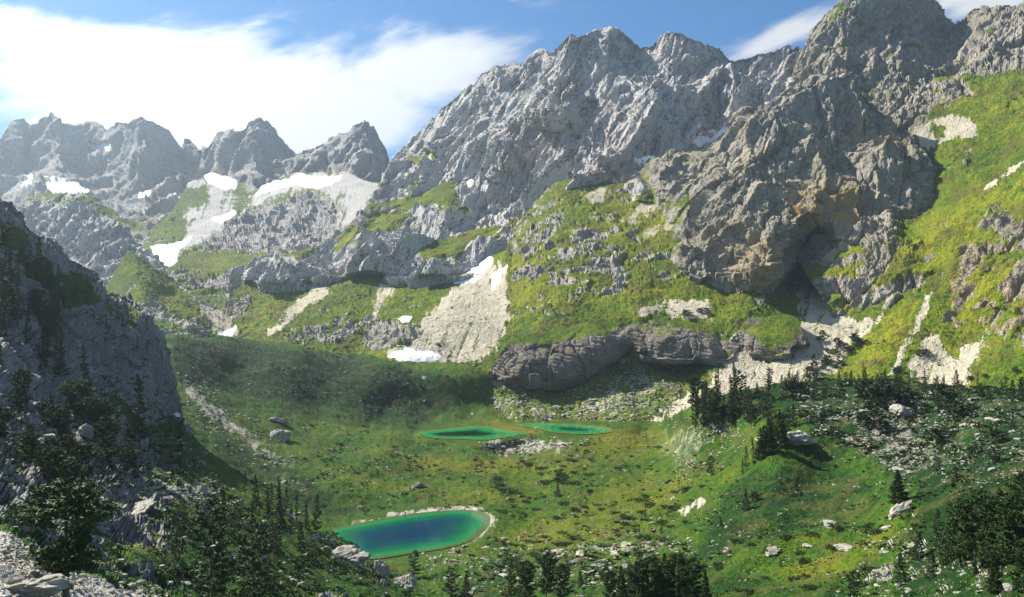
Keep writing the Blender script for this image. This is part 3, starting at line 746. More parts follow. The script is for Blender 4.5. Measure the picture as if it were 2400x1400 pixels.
landform('rocky_knob', 'wall', -660, 440,
         [(-660, 520), (-400, 540), (-160, 560), (-40, 530), (20, 500), (60, 468), (100, 456), (190, 451), (240, 470), (280, 505), (310, 545), (340, 580), (370, 606), (440, 690)],
         [(-160, 780), (440, 780)],
         [(-660, 520, 1100, .6), (-660, 760, 850, .3), (-160, 560, 1150, .6), (20, 500, 1140, .8), (100, 456, 1140, .3), (190, 451, 1130, .5), (280, 505, 1100, .4), (370, 606, 1040, .9), (440, 690, 960, .5), (190, 530, 1060, 1), (100, 530, 1080, .9),
          (260, 560, 1030, 1), (200, 600, 1010, .9), (310, 600, 1000, 1), (230, 645, 960, 1), (100, 650, 980, .8), (330, 660, 960, .5), (230, 720, 860, .2), (60, 720, 880, .2), (400, 740, 850, .1), (-160, 700, 950, .4)],
         sx=2.8, rows=110, rockL=60, rockA=8, lean=0.5, vert=0.35, ledge=0.35, seed=21, cellL=28, cellA=5, jag=2)
landform('mountain_wall', 'wall', 540, 2010,
         [(540, 640), (600, 618), (640, 604), (700, 590), (760, 576), (800, 545), (830, 522), (860, 480), (885, 440), (905, 405), (915, 380), (940, 352), (960, 338), (985, 305), (1000, 290), (1030, 255),
          (1060, 228), (1075, 215), (1110, 195), (1130, 172), (1160, 153), (1190, 150), (1215, 146), (1225, 152), (1245, 122), (1265, 117), (1295, 118), (1320, 95), (1340, 76), (1352, 82), (1380, 72),
          (1415, 68), (1450, 70), (1480, 84), (1505, 106), (1520, 110), (1545, 88), (1565, 76), (1590, 73), (1620, 82), (1650, 100), (1690, 112), (1715, 135), (1760, 128), (1800, 118), (1840, 104), (1870, 100), (1890, 112), (2010, 120)],
         [(540, 690), (640, 690), (1060, 690), (1200, 640), (1300, 500), (1500, 470), (1700, 480), (2010, 480)],
         [(540, 640, 980, .6), (640, 604, 1000, .3), (760, 576, 1020, .4), (830, 522, 1060, .6), (885, 440, 1160, .8), (915, 380, 1230, .9), (960, 338, 1260, .9), (1060, 228, 1230, 1), (1160, 153, 1200, 1),
          (1265, 117, 1150, 1), (1340, 76, 1100, 1), (1415, 68, 1110, 1), (1520, 112, 1110, 1), (1590, 73, 1080, 1), (1715, 132, 1080, 1), (1870, 100, 1060, 1), (2010, 120, 1040, 1),
          # base of the wall
          (930, 460, 1120, .6), (1000, 420, 1130, .9), (1090, 440, 1080, .7), (1200, 470, 1030, .8), (1300, 460, 960, 1), (1400, 430, 945, 1), (1480, 440, 930, 1), (1600, 380, 960, 1), (1700, 330, 980, .9), (1850, 300, 960, 1), (2010, 300, 940, 1),
          # ribs and bays of the face
          (1180, 330, 1060, 1), (1250, 300, 1075, 1), (1310, 250, 1020, 1), (1390, 250, 1060, 1), (1470, 300, 985, 1), (1530, 220, 1000, 1), (1650, 250, 1020, 1), (1560, 300, 960, 1), (1100, 320, 1130, 1), (1020, 350, 1170, .9), (1420, 150, 1090, .8),
          # ledges and the banded cliff under them
          (700, 645, 915, 1), (620, 655, 905, .9), (620, 625, 945, .4), (760, 630, 925, 1), (700, 600, 970, .4), (860, 570, 955, 1), (860, 630, 910, 1), (830, 545, 1000, .3), (880, 520, 1020, .4), (950, 500, 1030, .2), (930, 540, 965, 1), (930, 610, 915, .9), (930, 640, 895, .6), (1000, 560, 945, .9), (1000, 650, 868, 1), (1050, 575, 925, .1), (1000, 590, 905, .3), (1050, 620, 868, 1), (1100, 540, 950, .2), (1120, 500, 985, .9),
          (1060, 490, 1010, .3), (1060, 650, 860, .9), (1120, 590, 890, .7), (1130, 560, 925, .2), (1180, 520, 955, .6), (1200, 620, 870, .8), (1060, 520, 985, .9), (600, 690, 940, .5), (750, 690, 940, .5), (900, 690, 930, .5), (1000, 690, 890, .5), (1100, 690, 880, .4), (1700, 480, 900, .6), (1500, 470, 900, .4), (2010, 480, 900, .5)],
         sx=2.5, rows=210, rockL=85, rockA=17, vert=0.12, lean=0.36, octv=6, ledge=0.5, seed=31, jag=2, cellL=38, cellA=4.2, cellV=0.13, cellG=0.55, grassA=2.5, grassL=40, soft=30, vegnoise=0.5)
landform('right_mountain', 'buttress', 1840, 3100,
         [(1840, 200), (1870, 140), (1885, 108), (1900, 70), (1925, 40), (1940, 20), (1965, 0), (1990, -25), (2050, -45), (2120, -45), (2180, -15), (2205, 20), (2220, 45), (2240, 58), (2258, 45),
          (2272, 28), (2300, 14), (2325, 18), (2350, 12), (2400, 8), (2460, -10), (2560, -30), (2750, -120), (2900, -60), (3100, -150)],
         [(1840, 560), (1950, 740), (2100, 760), (2230, 820), (2560, 870), (3100, 900)],
         [(3100, -150, 880, 1), (3100, 150, 760, .6), (3100, 450, 580, .3), (3100, 880, 410, .3), (2800, 300, 740, .3), (2800, 700, 500, .6), (1840, 200, 1050, 1), (1885, 108, 1050, 1), (1990, -25, 1080, 1), (2120, -45, 1090, 1), (2240, 58, 1110, .9), (2300, 14, 1060, 1), (2400, 8, 1030, 1), (2560, -30, 1000, 1),
          (1950, 130, 1000, 1), (2050, 100, 1030, .9), (2100, 150, 990, 1), (2200, 150, 1020, .7), (2300, 110, 990, 1), (2380, 130, 960, 1), (2050, 200, 970, .7), (2150, 220, 930, .9),
          (2250, 190, 930, .6), (2380, 175, 900, .4), (2100, 265, 920, .7), (2200, 310, 880, 0.1), (2300, 260, 870, .28), (2420, 260, 830, .32), (2250, 400, 810, .25), (2350, 380, 790, .25), (2450, 360, 760, .2),
          (2180, 480, 800, .1), (2300, 470, 740, .2), (2400, 440, 700, .5), (2500, 420, 680, .6), (2170, 580, 740, .3), (2210, 540, 725, .7), (2300, 560, 690, .45), (2400, 560, 655, .6),
          (2200, 680, 690, .5), (2220, 770, 655, .8), (2300, 700, 640, .5), (2300, 790, 630, .5), (2400, 700, 610, .6), (2400, 820, 575, .5), (2540, 700, 560, .9), (2540, 850, 540, .5),
          # grassy hump left of the spur
          (2120, 600, 730, .5), (2060, 650, 728, .6), (2000, 700, 725, .6), (1960, 730, 722, .6), (2080, 700, 705, .7), (2150, 660, 705, .5), (2000, 760, 712, .4), (2100, 745, 690, .4), (1900, 600, 790, .6), (1840, 500, 900, .8), (2040, 560, 765, .6)],
         sx=2.6, rows=260, rockL=55, rockA=7.5, vert=0.4, lean=0.5, octv=6, ledge=0.55, seed=44, jag=3, cellL=24, cellA=4.5, grassA=3.0, grassL=30, lump=0.5, soft=26, vegnoise=0.7)
landform('rock_buttress', 'buttress', 1440, 2270,
         [(1440, 470), (1480, 420), (1500, 392), (1520, 375), (1560, 355), (1600, 348), (1640, 356), (1660, 350), (1680, 335), (1700, 305), (1720, 270), (1740, 254), (1770, 252), (1790, 256), (1820, 228), (1850, 203), (1880, 198),
          (1905, 182), (1930, 172), (1945, 180), (1975, 178), (1992, 168), (2005, 180), (2030, 222), (2055, 245), (2085, 278), (2110, 310), (2125, 298), (2150, 330), (2170, 355), (2190, 385), (2200, 400), (2215, 430), (2232, 462), (2270, 540)],
         [(1440, 600), (1560, 640), (1640, 690), (1750, 690), (1850, 700), (1960, 720), (2100, 680), (2270, 600)],
         [(1440, 470, 975, .5), (1520, 378, 940, .6), (1600, 350, 935, .7), (1680, 335, 900, .9), (1740, 256, 895, 1), (1850, 203, 900, 1), (1930, 174, 900, 1), (1992, 170, 905, 1), (2060, 250, 895, 1), (2120, 305, 870, 1), (2190, 385, 840, 1), (2232, 462, 820, 1), (2270, 540, 815, .9),
          (1560, 420, 880, .7), (1500, 450, 930, .3), (1600, 440, 865, .5), (1640, 500, 830, .8), (1560, 520, 868, .3), (1500, 560, 880, .4), (1600, 600, 790, .8), (1700, 420, 830, 1), (1680, 540, 800, 1), (1700, 640, 765, 1), (1640, 670, 765, .8),
          (1800, 330, 850, 1), (1880, 300, 855, 1), (1960, 300, 862, 1), (1800, 430, 815, 1), (1880, 420, 825, 1), (1980, 400, 830, 1), (2060, 380, 830, 1), (2120, 400, 815, 1), (2180, 450, 808, 1),
          (1760, 560, 775, 1), (1820, 620, 752, 1), (1790, 680, 764, 1), (1845, 560, 782, 1), (1905, 520, 795, 1), (1918, 560, 860, 1), (1920, 590, 915, 1), (1892, 630, 925, 1), (1880, 670, 915, 1), (1880, 700, 890, 1), (1965, 560, 785, 1), (2020, 520, 795, 1), (2000, 620, 775, 1), (2080, 560, 780, 1), (2140, 500, 795, 1), (2050, 640, 765, 1),
          (1960, 680, 775, 1), (2150, 580, 775, .9), (2230, 530, 805, .9), (1440, 590, 900, .4), (2270, 600, 780, .8)],
         sx=2.5, rows=190, rockL=60, rockA=8, vert=0.4, lean=0.3, octv=7, ledge=0.3, seed=52, jag=2, cellL=40, cellA=5.0, cellG=0.45, strataL=16, strataA=1.2, dip=(0.25, 0.0), soft=26, tuck=10, vegnoise=0.4)
landform('mid_slope', 'mid', 200, 3100,
         [(200, 760), (250, 670), (275, 625), (300, 588), (350, 618), (400, 652), (470, 705), (520, 730), (545, 680), (580, 655), (620, 650), (700, 640), (760, 652), (800, 648), (850, 628), (900, 628), (950, 648), (1000, 658), (1050, 656), (1100, 632), (1150, 600), (1185, 590), (1200, 540), (1300, 425), (1400, 415), (1500, 425), (1620, 520), (1700, 610), (1840, 668), (1880, 658), (1920, 662), (1960, 695), (2000, 700), (2100, 690), (2180, 660), (2260, 720), (2560, 760), (3100, 800)],
         [(200, 900), (400, 900), (900, 900), (1080, 925), (1170, 1000), (1700, 1060), (2560, 1060), (3100, 1100)],
         [(3100, 800, 470, .2), (3100, 1090, 340, .1), (200, 760, 860, .1), (300, 588, 880, .05), (400, 655, 860, .05), (480, 715, 840, .1), (390, 720, 790, .1), (330, 680, 800, .1), (440, 770, 730, .5), (300, 790, 720, .2), (250, 680, 860, .1),
          (510, 715, 870, .2), (540, 780, 780, .2), (560, 810, 750, .1), (560, 660, 940, .2), (640, 640, 965, .1), (720, 640, 965, .1), (620, 730, 850, .3), (700, 720, 860, .1), (640, 795, 760, .2), (730, 690, 890, .1),
          (800, 640, 960, .2), (850, 635, 940, .05), (910, 665, 895, .1), (800, 700, 850, .2), (680, 770, 780, .3), (800, 760, 790, .5), (860, 800, 755, .2), (760, 815, 745, .2), (900, 740, 800, .1),
          (1000, 660, 890, .2), (1060, 650, 880, .2), (1150, 606, 885, .2), (1060, 690, 820, .1), (1180, 690, 806, .1), (1000, 760, 755, .1), (1180, 780, 745, .1), (930, 835, 705, .0), (1060, 850, 700, .0), (920, 790, 735, .9),
          (1150, 525, 960, .5), (1200, 505, 960, .5), (1300, 440, 950, .3), (1230, 600, 840, .55), (1400, 430, 945, .3), (1400, 500, 890, .35), (1500, 440, 930, .4), (1330, 560, 850, .5), (1500, 550, 850, .45), (1420, 600, 815, .55), (1300, 680, 775, .5), (1450, 665, 775, .5), (1550, 640, 785, .55),
          (1600, 560, 830, .4), (1700, 640, 780, .5), (1620, 520, 860, .4), (1900, 640, 835, .2),
          (1250, 760, 735, .1), (1400, 725, 740, .1), (1550, 690, 760, .1), (1700, 680, 765, .1), (1620, 740, 725, .1), (1300, 795, 700, .2), (1500, 750, 715, .1), (1720, 760, 705, .2), (1820, 720, 745, .3), (1840, 790, 690, .4), (1780, 700, 748, .8),
          (1170, 890, 665, .3), (1300, 915, 668, .3), (1450, 870, 690, .2), (1600, 860, 690, .2), (1750, 850, 670, .1), (1100, 860, 690, .3), (1100, 940, 658, .3), (1300, 955, 640, .3), (1500, 950, 640, .3), (1050, 990, 640, .1), (1250, 988, 612, .1), (1450, 990, 605, .1), (1600, 990, 600, .1), (1600, 1050, 560, .1), (1000, 1030, 640, .1),
          (1885, 665, 815, .1), (1920, 740, 730, 0), (1820, 850, 665, 0), (1680, 920, 630, 0), (2000, 800, 680, 0), (2000, 880, 630, 0), (2180, 690, 690, .1), (2100, 790, 650, 0), (2050, 880, 610, 0), (2250, 800, 630, 0), (2300, 880, 580, 0), (2150, 900, 595, 0), (2400, 840, 570, .2),
          (2560, 800, 555, .3), (2560, 1040, 460, .1), (2000, 1000, 560, 0), (1800, 1000, 580, 0), (2050, 720, 710, .2)],
         sx=2.5, rows=172, rockL=30, rockA=3.6, vert=0.9, lean=0.4, octv=6, ledge=0.75, seed=61, cellL=12, cellA=2.0, strataL=11, strataA=1.6, dip=(0.12, 0.1), grassA=2.5, grassL=24, lump=0.5, soft=24, vegnoise=0.55)
landform('bedded_outcrop', 'outcrop', 1140, 1890,
         [(1140, 880), (1160, 850), (1180, 815), (1210, 790), (1250, 782), (1300, 775), (1360, 758), (1420, 748), (1480, 745), (1500, 752), (1560, 748), (1620, 756), (1680, 768), (1700, 790), (1720, 775), (1760, 745), (1800, 742), (1840, 735), (1870, 745), (1890, 800)],
         [(1140, 885), (1160, 882), (1200, 898), (1250, 912), (1300, 914), (1340, 905), (1390, 880), (1440, 848), (1482, 818), (1492, 838), (1520, 850), (1580, 854), (1640, 850), (1680, 858), (1720, 836), (1745, 812), (1765, 838), (1800, 850), (1840, 838), (1866, 815), (1890, 805)],
         [(1140, 882, 668, .9), (1160, 850, 672, .9), (1210, 792, 690, .3), (1300, 777, 697, .15), (1420, 750, 712, .1), (1500, 753, 716, .4), (1620, 757, 710, .1), (1700, 790, 696, .6), (1760, 746, 708, .3), (1870, 745, 700, .2), (1890, 802, 668, .7),
          (1180, 860, 662, 1), (1250, 860, 655, 1), (1250, 908, 655, 1), (1330, 850, 662, 1), (1330, 905, 658, 1), (1400, 820, 676, 1), (1400, 870, 672, 1), (1470, 790, 690, 1), (1480, 818, 692, 1), (1290, 800, 683, .55), (1200, 815, 678, .6), (1400, 775, 692, .5), (1570, 775, 694, .6),
          (1505, 800, 684, 1), (1520, 848, 678, 1), (1560, 800, 678, 1), (1620, 840, 672, 1), (1620, 790, 682, 1), (1680, 820, 674, 1), (1690, 855, 668, 1), (1735, 810, 684, 1), (1780, 800, 676, .5), (1800, 845, 666, .6), (1850, 800, 670, .5), (1750, 775, 694, .4)],
         sx=2.2, rows=90, rockL=40, rockA=1.4, vert=0.5, octv=5, ledge=0.7, seed=71, cellL=24, cellA=2.8, cellV=0.3, cellG=0.38, strataL=2.6, strataA=0.6, swarp=0.45, dip=(0.22, 0.0), tuck=5, back=0.06, backslope=0.45, soft=18, vegnoise=0.3, grassA=1.0, grassL=12)
flatf = Flat()
landform('valley', 'valley', 330, 3200,
         [(330, 830), (390, 786), (450, 789), (540, 791), (600, 795), (660, 801), (740, 819), (790, 826), (850, 833), (920, 843), (980, 850), (1050, 846), (1100, 852), (1150, 880), (1190, 930), (1230, 975), (1260, 984), (1300, 984), (1430, 988), (1500, 990), (1560, 985),
          (1600, 962), (1640, 932), (1700, 917), (1760, 906), (1850, 893), (1950, 888), (2050, 892), (2120, 888), (2200, 898), (2300, 915), (2400, 918), (2560, 920), (3200, 900)],
         [(330, 1480), (2560, 1480), (3200, 1560)],
         [(3200, 900, 210, .2), (3200, 1150, 130, .2), (3200, 1550, 45, .2), (2850, 1000, 225, .2), (2850, 1350, 85, .2), (330, 830, 560, .1), (400, 786, 600, .05), (540, 791, 670, 0), (700, 809, 690, 0), (900, 841, 690, 0), (1040, 846, 688, .1), (1100, 852, 684, .2), (1150, 880, 678, .2), (1190, 930, 668, .2), (1230, 975, 645, .1), (1050, 920, 648, .1), (1110, 950, 640, .2), (400, 860, 530, .1), (550, 870, 600, 0), (750, 890, 635, 0), (900, 910, 645, 0),
          (450, 920, 505, .1), (600, 960, 540, 0), (750, 970, 585, 0), (900, 985, 608, 0), (1000, 990, 612, 0), (430, 1010, 420, .1), (600, 1040, 470, .1), (750, 1060, 490, 0), (900, 1050, 505, 0), (560, 1110, 400, .1), (680, 1160, 392, .1), (780, 1140, 420, .05), (900, 1150, 430, 0),
          (330, 1100, 330, .2), (330, 1450, 120, .2), (600, 1300, 300, .1), (760, 1200, 384, .1), (700, 1450, 180, .1),
          (1100, 985, 618, 0), (1300, 985, 618, 0), (1480, 992, 600, 0), (1100, 1040, 520, 0), (1300, 1040, 520, .1), (1450, 1050, 508, 0), (1100, 1100, 480, 0), (1250, 1110, 468, .1), (1080, 1160, 423, 0), (1000, 1175, 410, 0), (1250, 1180, 404, .05), (1400, 1110, 450, .1),
          (1180, 1230, 360, 0), (1200, 1290, 322, .1), (1350, 1230, 348, .1), (1500, 1150, 400, .1), (1000, 1310, 312, .2), (900, 1330, 300, .2), (1100, 1350, 275, .2), (1300, 1350, 268, .1), (1500, 1280, 290, .1), (1450, 1400, 222, .1), (1200, 1420, 232, .1), (1000, 1440, 225, .1),
          (1560, 1040, 500, .1), (1560, 985, 560, .1), (1600, 965, 445, .2), (1640, 932, 432, .2), (1700, 917, 420, .2), (1850, 893, 400, .1), (2050, 891, 385, .1), (2300, 914, 350, .2), (2560, 920, 300, .2),
          (1620, 1040, 410, .15), (1700, 1020, 395, .15), (1600, 1110, 385, .1), (1740, 1090, 352, .1), (1880, 1030, 332, .3), (1850, 960, 375, .1), (1800, 1088, 314, .1), (1720, 1158, 308, 0), (1650, 1215, 302, .1), (1650, 1120, 372, .1), (1600, 1180, 345, .1), (1950, 1100, 314, 0), (1880, 1150, 292, 0), (1950, 1170, 276, 0), (1850, 1200, 272, 0), (1700, 1270, 260, 0), (1850, 1260, 242, 0), (2000, 1240, 232, 0),
          (2050, 1000, 335, .2), (2150, 1080, 285, .3), (2250, 980, 325, .2), (2400, 1010, 275, .2), (2100, 1160, 238, .1), (2250, 1110, 232, .1), (2400, 1100, 215, .1), (2150, 1230, 195, .2), (2060, 1330, 170, .3), (2250, 1280, 150, .2), (2400, 1200, 165, .2), (2400, 1320, 112, .3), (2560, 1300, 100, .3),
          (1900, 1350, 190, 0), (1700, 1380, 205, 0), (1900, 1450, 150, .1), (2150, 1400, 130, .3), (2400, 1450, 85, .3), (2560, 1470, 75, .3), (1600, 1450, 195, .1)],
         sx=2.5, rows=222, rockL=14, rockA=2.2, vert=1.0, octv=5, ledge=0.7, seed=81, cellL=5, cellA=0.9, crisp=False, grassA=2.0, grassL=26, lump=0.40, soft=28, back=0.12, backslope=0.35, flat=flatf, vegnoise=0.45)
landform('left_slope', 'near', -1000, 1120,
         [(-1000, 150), (-600, 260), (-300, 350), (-160, 400), (-60, 440), (0, 464), (30, 480), (50, 498), (75, 545), (110, 556), (135, 572), (160, 606), (200, 625), (230, 640), (250, 685), (280, 690), (310, 692), (340, 738), (370, 768), (388, 800), (400, 850), (416, 905), (422, 940), (426, 985), (445, 1012),
          (480, 1052), (560, 1108), (640, 1155), (700, 1186), (760, 1222), (800, 1262), (840, 1290), (900, 1328), (960, 1362), (1040, 1412), (1120, 1450)],
         [(-1000, 1640), (-160, 1560), (1120, 1520)],
         [(-1000, 150, 170, .9), (-1000, 700, 90, .7), (-1000, 1200, 48, .4), (-1000, 1620, 26, .2), (-500, 300, 220, .9), (-500, 800, 130, .8), (-500, 1250, 62, .4), (-500, 1580, 33, .2), (-160, 400, 250, .9), (-60, 440, 255, .9), (0, 464, 258, .7), (75, 545, 262, .8), (160, 606, 275, .9), (250, 690, 290, .8), (340, 738, 302, .9), (388, 800, 312, 1), (420, 930, 308, 1), (428, 990, 296, .6),
          (0, 600, 232, 1), (60, 640, 240, .5), (100, 720, 242, 1), (180, 690, 262, .3), (200, 780, 252, 1), (290, 760, 280, .7), (300, 850, 272, 1), (380, 880, 290, 1), (100, 850, 212, .9), (0, 780, 192, .8), (240, 880, 248, 1), (260, 930, 232, .5), (340, 950, 258, .5), (0, 950, 150, .9), (150, 960, 186, .9), (-120, 900, 130, .9), (-120, 600, 215, .9),
          (400, 1020, 265, .3), (300, 1040, 212, .5), (150, 1060, 158, .5), (0, 1080, 115, .6), (490, 1075, 262, .2), (350, 1110, 192, .5), (560, 1125, 256, .2), (300, 1165, 158, .8), (300, 1210, 146, .9), (420, 1140, 190, .4), (640, 1170, 252, .2), (520, 1180, 205, .2),
          (250, 1260, 116, .6), (400, 1250, 140, .3), (550, 1250, 172, .2), (680, 1230, 226, .2), (770, 1245, 240, .2), (0, 1190, 86, .7), (100, 1170, 104, .9), (100, 1215, 92, .8), (0, 1300, 65, .3), (0, 1400, 52, .3), (150, 1400, 66, .2), (300, 1400, 84, .2), (500, 1400, 110, .2), (700, 1400, 142, .2), (850, 1400, 168, .2),
          (830, 1300, 232, .5), (900, 1340, 222, .4), (1000, 1400, 205, .2), (600, 1310, 155, .2), (750, 1330, 185, .3), (-160, 1500, 40, .3), (1120, 1510, 170, .2), (500, 1510, 85, .2), (400, 1330, 112, .4)],
         sx=2.3, rows=270, rockL=16, rockA=2.2, vert=0.5, octv=6, ledge=0.8, seed=91, cellL=6.5, cellA=1.3, strataL=4.5, strataA=0.55, dip=(0.1, 0), grassA=1.0, grassL=12, lump=0.4, soft=24, back=0.10, backslope=0.9, vegnoise=0.55, jag=2)

g = bpy.data.objects.new('ground', mesh_np('ground', np.array([(-3000, -60, -118), (3000, -60, -118), (3000, 3300, -118), (-3000, 3300, -118)]), np.array([[0, 1, 2, 3]]), M['mid'], False,
    {'surf': np.tile([1.0, 0, 0], (4, 1)), 'tone': np.tile([0.3, 0, 0], (4, 1))}))
link(g)['kind'] = 'structure'

# ------------------------------------------------------------------ snow patches, each lying on its slope
def snow_patch(layer, poly, label):
    L = LAYERS[layer]
    Pn = np.asarray(poly, float)
    px, py = L.px, L.py
    m = (px > Pn[:, 0].min() - 12) & (px < Pn[:, 0].max() + 12) & (py > Pn[:, 1].min() - 12) & (py < Pn[:, 1].max() + 12)
    m[:L.nb] = False
    sd = np.full(px.shape, -99.0)
    jit = fbm(np.c_[px[m] / 16.0, py[m] / 16.0, px[m] * 0 + 5], 3, 0.6, seed=77) * 4.5
    sd[m] = poly_sd(px[m], py[m], poly) + jit
    pm = L.P[..., 1] / F
    off = pm * (np.clip(sd, -7, 9) * 0.18 + (0.9 if layer.startswith('far') else 0.25))
    n = L.N.copy(); n[n[..., 2] < 0] *= -1
    V = L.P + n * off[..., None]
    keep = sd > -7
    ii = np.arange(px.size).reshape(px.shape)
    f = np.stack([ii[:-1, :-1], ii[1:, :-1], ii[1:, 1:], ii[:-1, 1:]], -1).reshape(-1, 4)
    f = f[keep.ravel()[f].all(1)]
    used, inv = np.unique(f, return_inverse=True)
    c = V.reshape(-1, 3)[used]
    o0 = c.mean(0)
    o = link(bpy.data.objects.new('snow_patch', mesh_np('snow_patch', c - o0, inv.reshape(-1, 4), M['snow'], True)))
    o.location = o0
    tag(o, label, 'snow', 'old snow patches on the mountains')


for s in SNOW:
    snow_patch(*s)


# ------------------------------------------------------------------ lakes
def water_mat(name, stops):
    def fn(T, bs):
        d = T.n('ShaderNodeAttribute', attribute_name='depth')
        P = T.n('ShaderNodeTexCoord').outputs['Object']
        w = T.noise(T.vm('MULTIPLY', P, (1.0, 0.5, 1.0)), 0.9, 3, 0.6, 0.3)
        n = T.noise(P, 0.09, 3, 0.5)
        bp = T.n('ShaderNodeBump'); bp.inputs['Strength'].default_value = 0.12; bp.inputs['Distance'].default_value = 0.10
        T.put(bp.inputs['Height'], w); T.put(bs.inputs['Normal'], bp.outputs[0])
        bs.inputs['IOR'].default_value = 1.14
        v = T.m('ADD', T.n('ShaderNodeSeparateColor').outputs[0], T.m('MULTIPLY', T.m('SUBTRACT', n, 0.5), 0.25))
        sc = [x for x in T.t.nodes if x.bl_idname == 'ShaderNodeSeparateColor'][0]
        T.put(sc.inputs[0], d.outputs['Color'])
        return T.ramp(v, stops)
    return simple_mat(name, fn, 0.05, 0.18)


def lake(k, label, stops, deep=None):
    L = LAKES[k]; poly = np.asarray(L['poly'], float); c = poly.mean(0)
    grown = c + (poly - c) * 1.06
    x0, x1, y0, y1 = grown[:, 0].min() - 2, grown[:, 0].max() + 2, grown[:, 1].min() - 2, grown[:, 1].max() + 2
    D0, D1 = -L['z'] * F / (y1 - 700), -L['z'] * F / (y0 - 700)
    ys = np.linspace(D0, D1, 110); xw = np.linspace((x0 - 1200) / F * D1, (x1 - 1200) / F * D0, 1) if False else None
    wx = [(x - 1200) / F * (-L['z'] * F / (y - 700)) for x, y in grown]
    xs = np.linspace(min(wx) - 1, max(wx) + 1, 150)
    X, Y = np.meshgrid(xs, ys)
    px = X / Y * F + 1200; py = 700 - L['z'] * F / Y
    sd = poly_sd(px.ravel(), py.ravel(), grown).reshape(X.shape)
    wpoly = np.array([((x - 1200) / F * (-L['z'] * F / (y - 700)), -L['z'] * F / (y - 700)) for x, y in poly])
    sw = poly_sd(X.ravel(), Y.ravel(), wpoly)
    dep = np.clip(sw / max(1.0, sw.max()), 0, 1)
    if deep is not None:
        for (cx, cy, rx, ry, a) in deep:
            Dc = -L['z'] * F / (cy - 700)
            wxc = (cx - 1200) / F * Dc
            dep = dep + a * np.exp(-(((X.ravel() - wxc) / (rx * Dc / F)) ** 2 + ((Y.ravel() - Dc) / ry) ** 2))
    keep = sd > 0
    ii = np.arange(X.size).reshape(X.shape)
    f = np.stack([ii[:-1, :-1], ii[:-1, 1:], ii[1:, 1:], ii[1:, :-1]], -1).reshape(-1, 4)
    f = f[keep.ravel()[f].any(1)]
    used, inv = np.unique(f, return_inverse=True)
    V = np.stack([X.ravel(), Y.ravel(), np.full(X.size, L['z'])], 1)[used]
    o0 = V.mean(0)
    me = mesh_np('lake', V - o0, inv.reshape(-1, 4), water_mat('lake_water_' + k, stops), True, {'depth': np.repeat(np.clip(dep, 0, 1)[used][:, None], 3, 1)})
    o = link(bpy.data.objects.new('lake', me)); o.location = o0
    tag(o, label, None, None, 'structure')


lake('near', 'deep blue and emerald lake in the valley bottom',
     [(0.0, (0.055, 0.085, 0.03)), (0.07, (0.008, 0.15, 0.04)), (0.26, (0.002, 0.085, 0.038)), (0.5, (0.001, 0.040, 0.050)), (0.85, (0.0005, 0.024, 0.050))])
lake('west', 'shallow emerald pond with a dark deep end, left of its twin',
     [(0.0, (0.12, 0.13, 0.03)), (0.12, (0.025, 0.19, 0.045)), (0.5, (0.008, 0.15, 0.05)), (0.72, (0.003, 0.03, 0.012)), (1.0, (0.002, 0.018, 0.008))],
     deep=[(1055, 1018, 52, 8, 0.6)])
lake('east', 'shallow emerald pond with a small dark swirl, right of its twin',
     [(0.0, (0.12, 0.13, 0.03)), (0.12, (0.025, 0.19, 0.045)), (0.6, (0.008, 0.15, 0.05)), (0.8, (0.004, 0.07, 0.03)), (1.0, (0.003, 0.05, 0.02))],
     deep=[(1340, 1006, 26, 6, 0.5)])

# ------------------------------------------------------------------ rocks
def ico(sub):
    import bmesh
    bm = bmesh.new(); bmesh.ops.create_icosphere(bm, subdivisions=sub, radius=1.0)
    bm.verts.ensure_lookup_table()
    v = np.array([p.co[:] for p in bm.verts]); f = np.array([[q.index for q in p.verts] for p in bm.faces])
    bm.free()
    return v, f


def rock_verts(v, rng, stretch=(1, 1, 1), planes=11, noise=0.15):
    """angular block: planes cut a ball, then the faces are roughened"""
    n = rng.normal(size=(planes, 3)); n /= np.linalg.norm(n, axis=1, keepdims=True)
    h = rng.uniform(0.48, 0.95, planes)
    d = v @ n.T
    r = np.min(np.where(d > 0.05, h / np.maximum(d, 0.05), 9), 1); r = np.minimum(r, 1.15)
    w = v * r[:, None]
    if noise:
        q = (v + rng.uniform(0, 50)).astype(f32)
        w = w * (1 + noise * fbm(q * 2.2, 4, 0.6, seed=5) + noise * 0.9 * facets(q * 1.7, 9) + noise * 0.5 * facets(q * 4.1, 12))[:, None]
    return w * np.array(stretch)


rngr = np.random.default_rng(7)
V3, F3 = ico(4); V0, F0 = ico(1)
ROCKS = [mesh_np('boulder', rock_verts(V3, rngr, (rngr.uniform(.9, 1.3), rngr.uniform(.8, 1.1), rngr.uniform(.6, .95)), 12), F3, M['stone'], False) for _ in range(9)]
SMALL = [mesh_np('boulder', rock_verts(ico(3)[0], rngr, (rngr.uniform(.9, 1.4), rngr.uniform(.8, 1.1), rngr.uniform(.5, .8)), 9), ico(3)[1], M['stone'], False) for _ in range(8)]


def boulder(layer, px, py, w, label, group=None, kind=None, sq=(1, 1, 1), rot=None, small=False, sink=0.25, name='boulder'):
    p, n = ground_at(layer, px, py)
    s = w * p[1] / F * 0.5
    o = link(bpy.data.objects.new(name, (SMALL if small else ROCKS)[rngr.integers(8) if kind is None else kind]))
    o.scale = (s * sq[0], s * sq[1], s * sq[2])
    o.rotation_euler = rot if rot is not None else (rngr.normal() * 0.2, rngr.normal() * 0.2, rngr.uniform(0, 6.28))
    o.location = (p[0], p[1], p[2] + s * sq[2] * (0.5 - sink))
    return tag(o, label, 'boulder' if name == 'boulder' else 'rock', group)


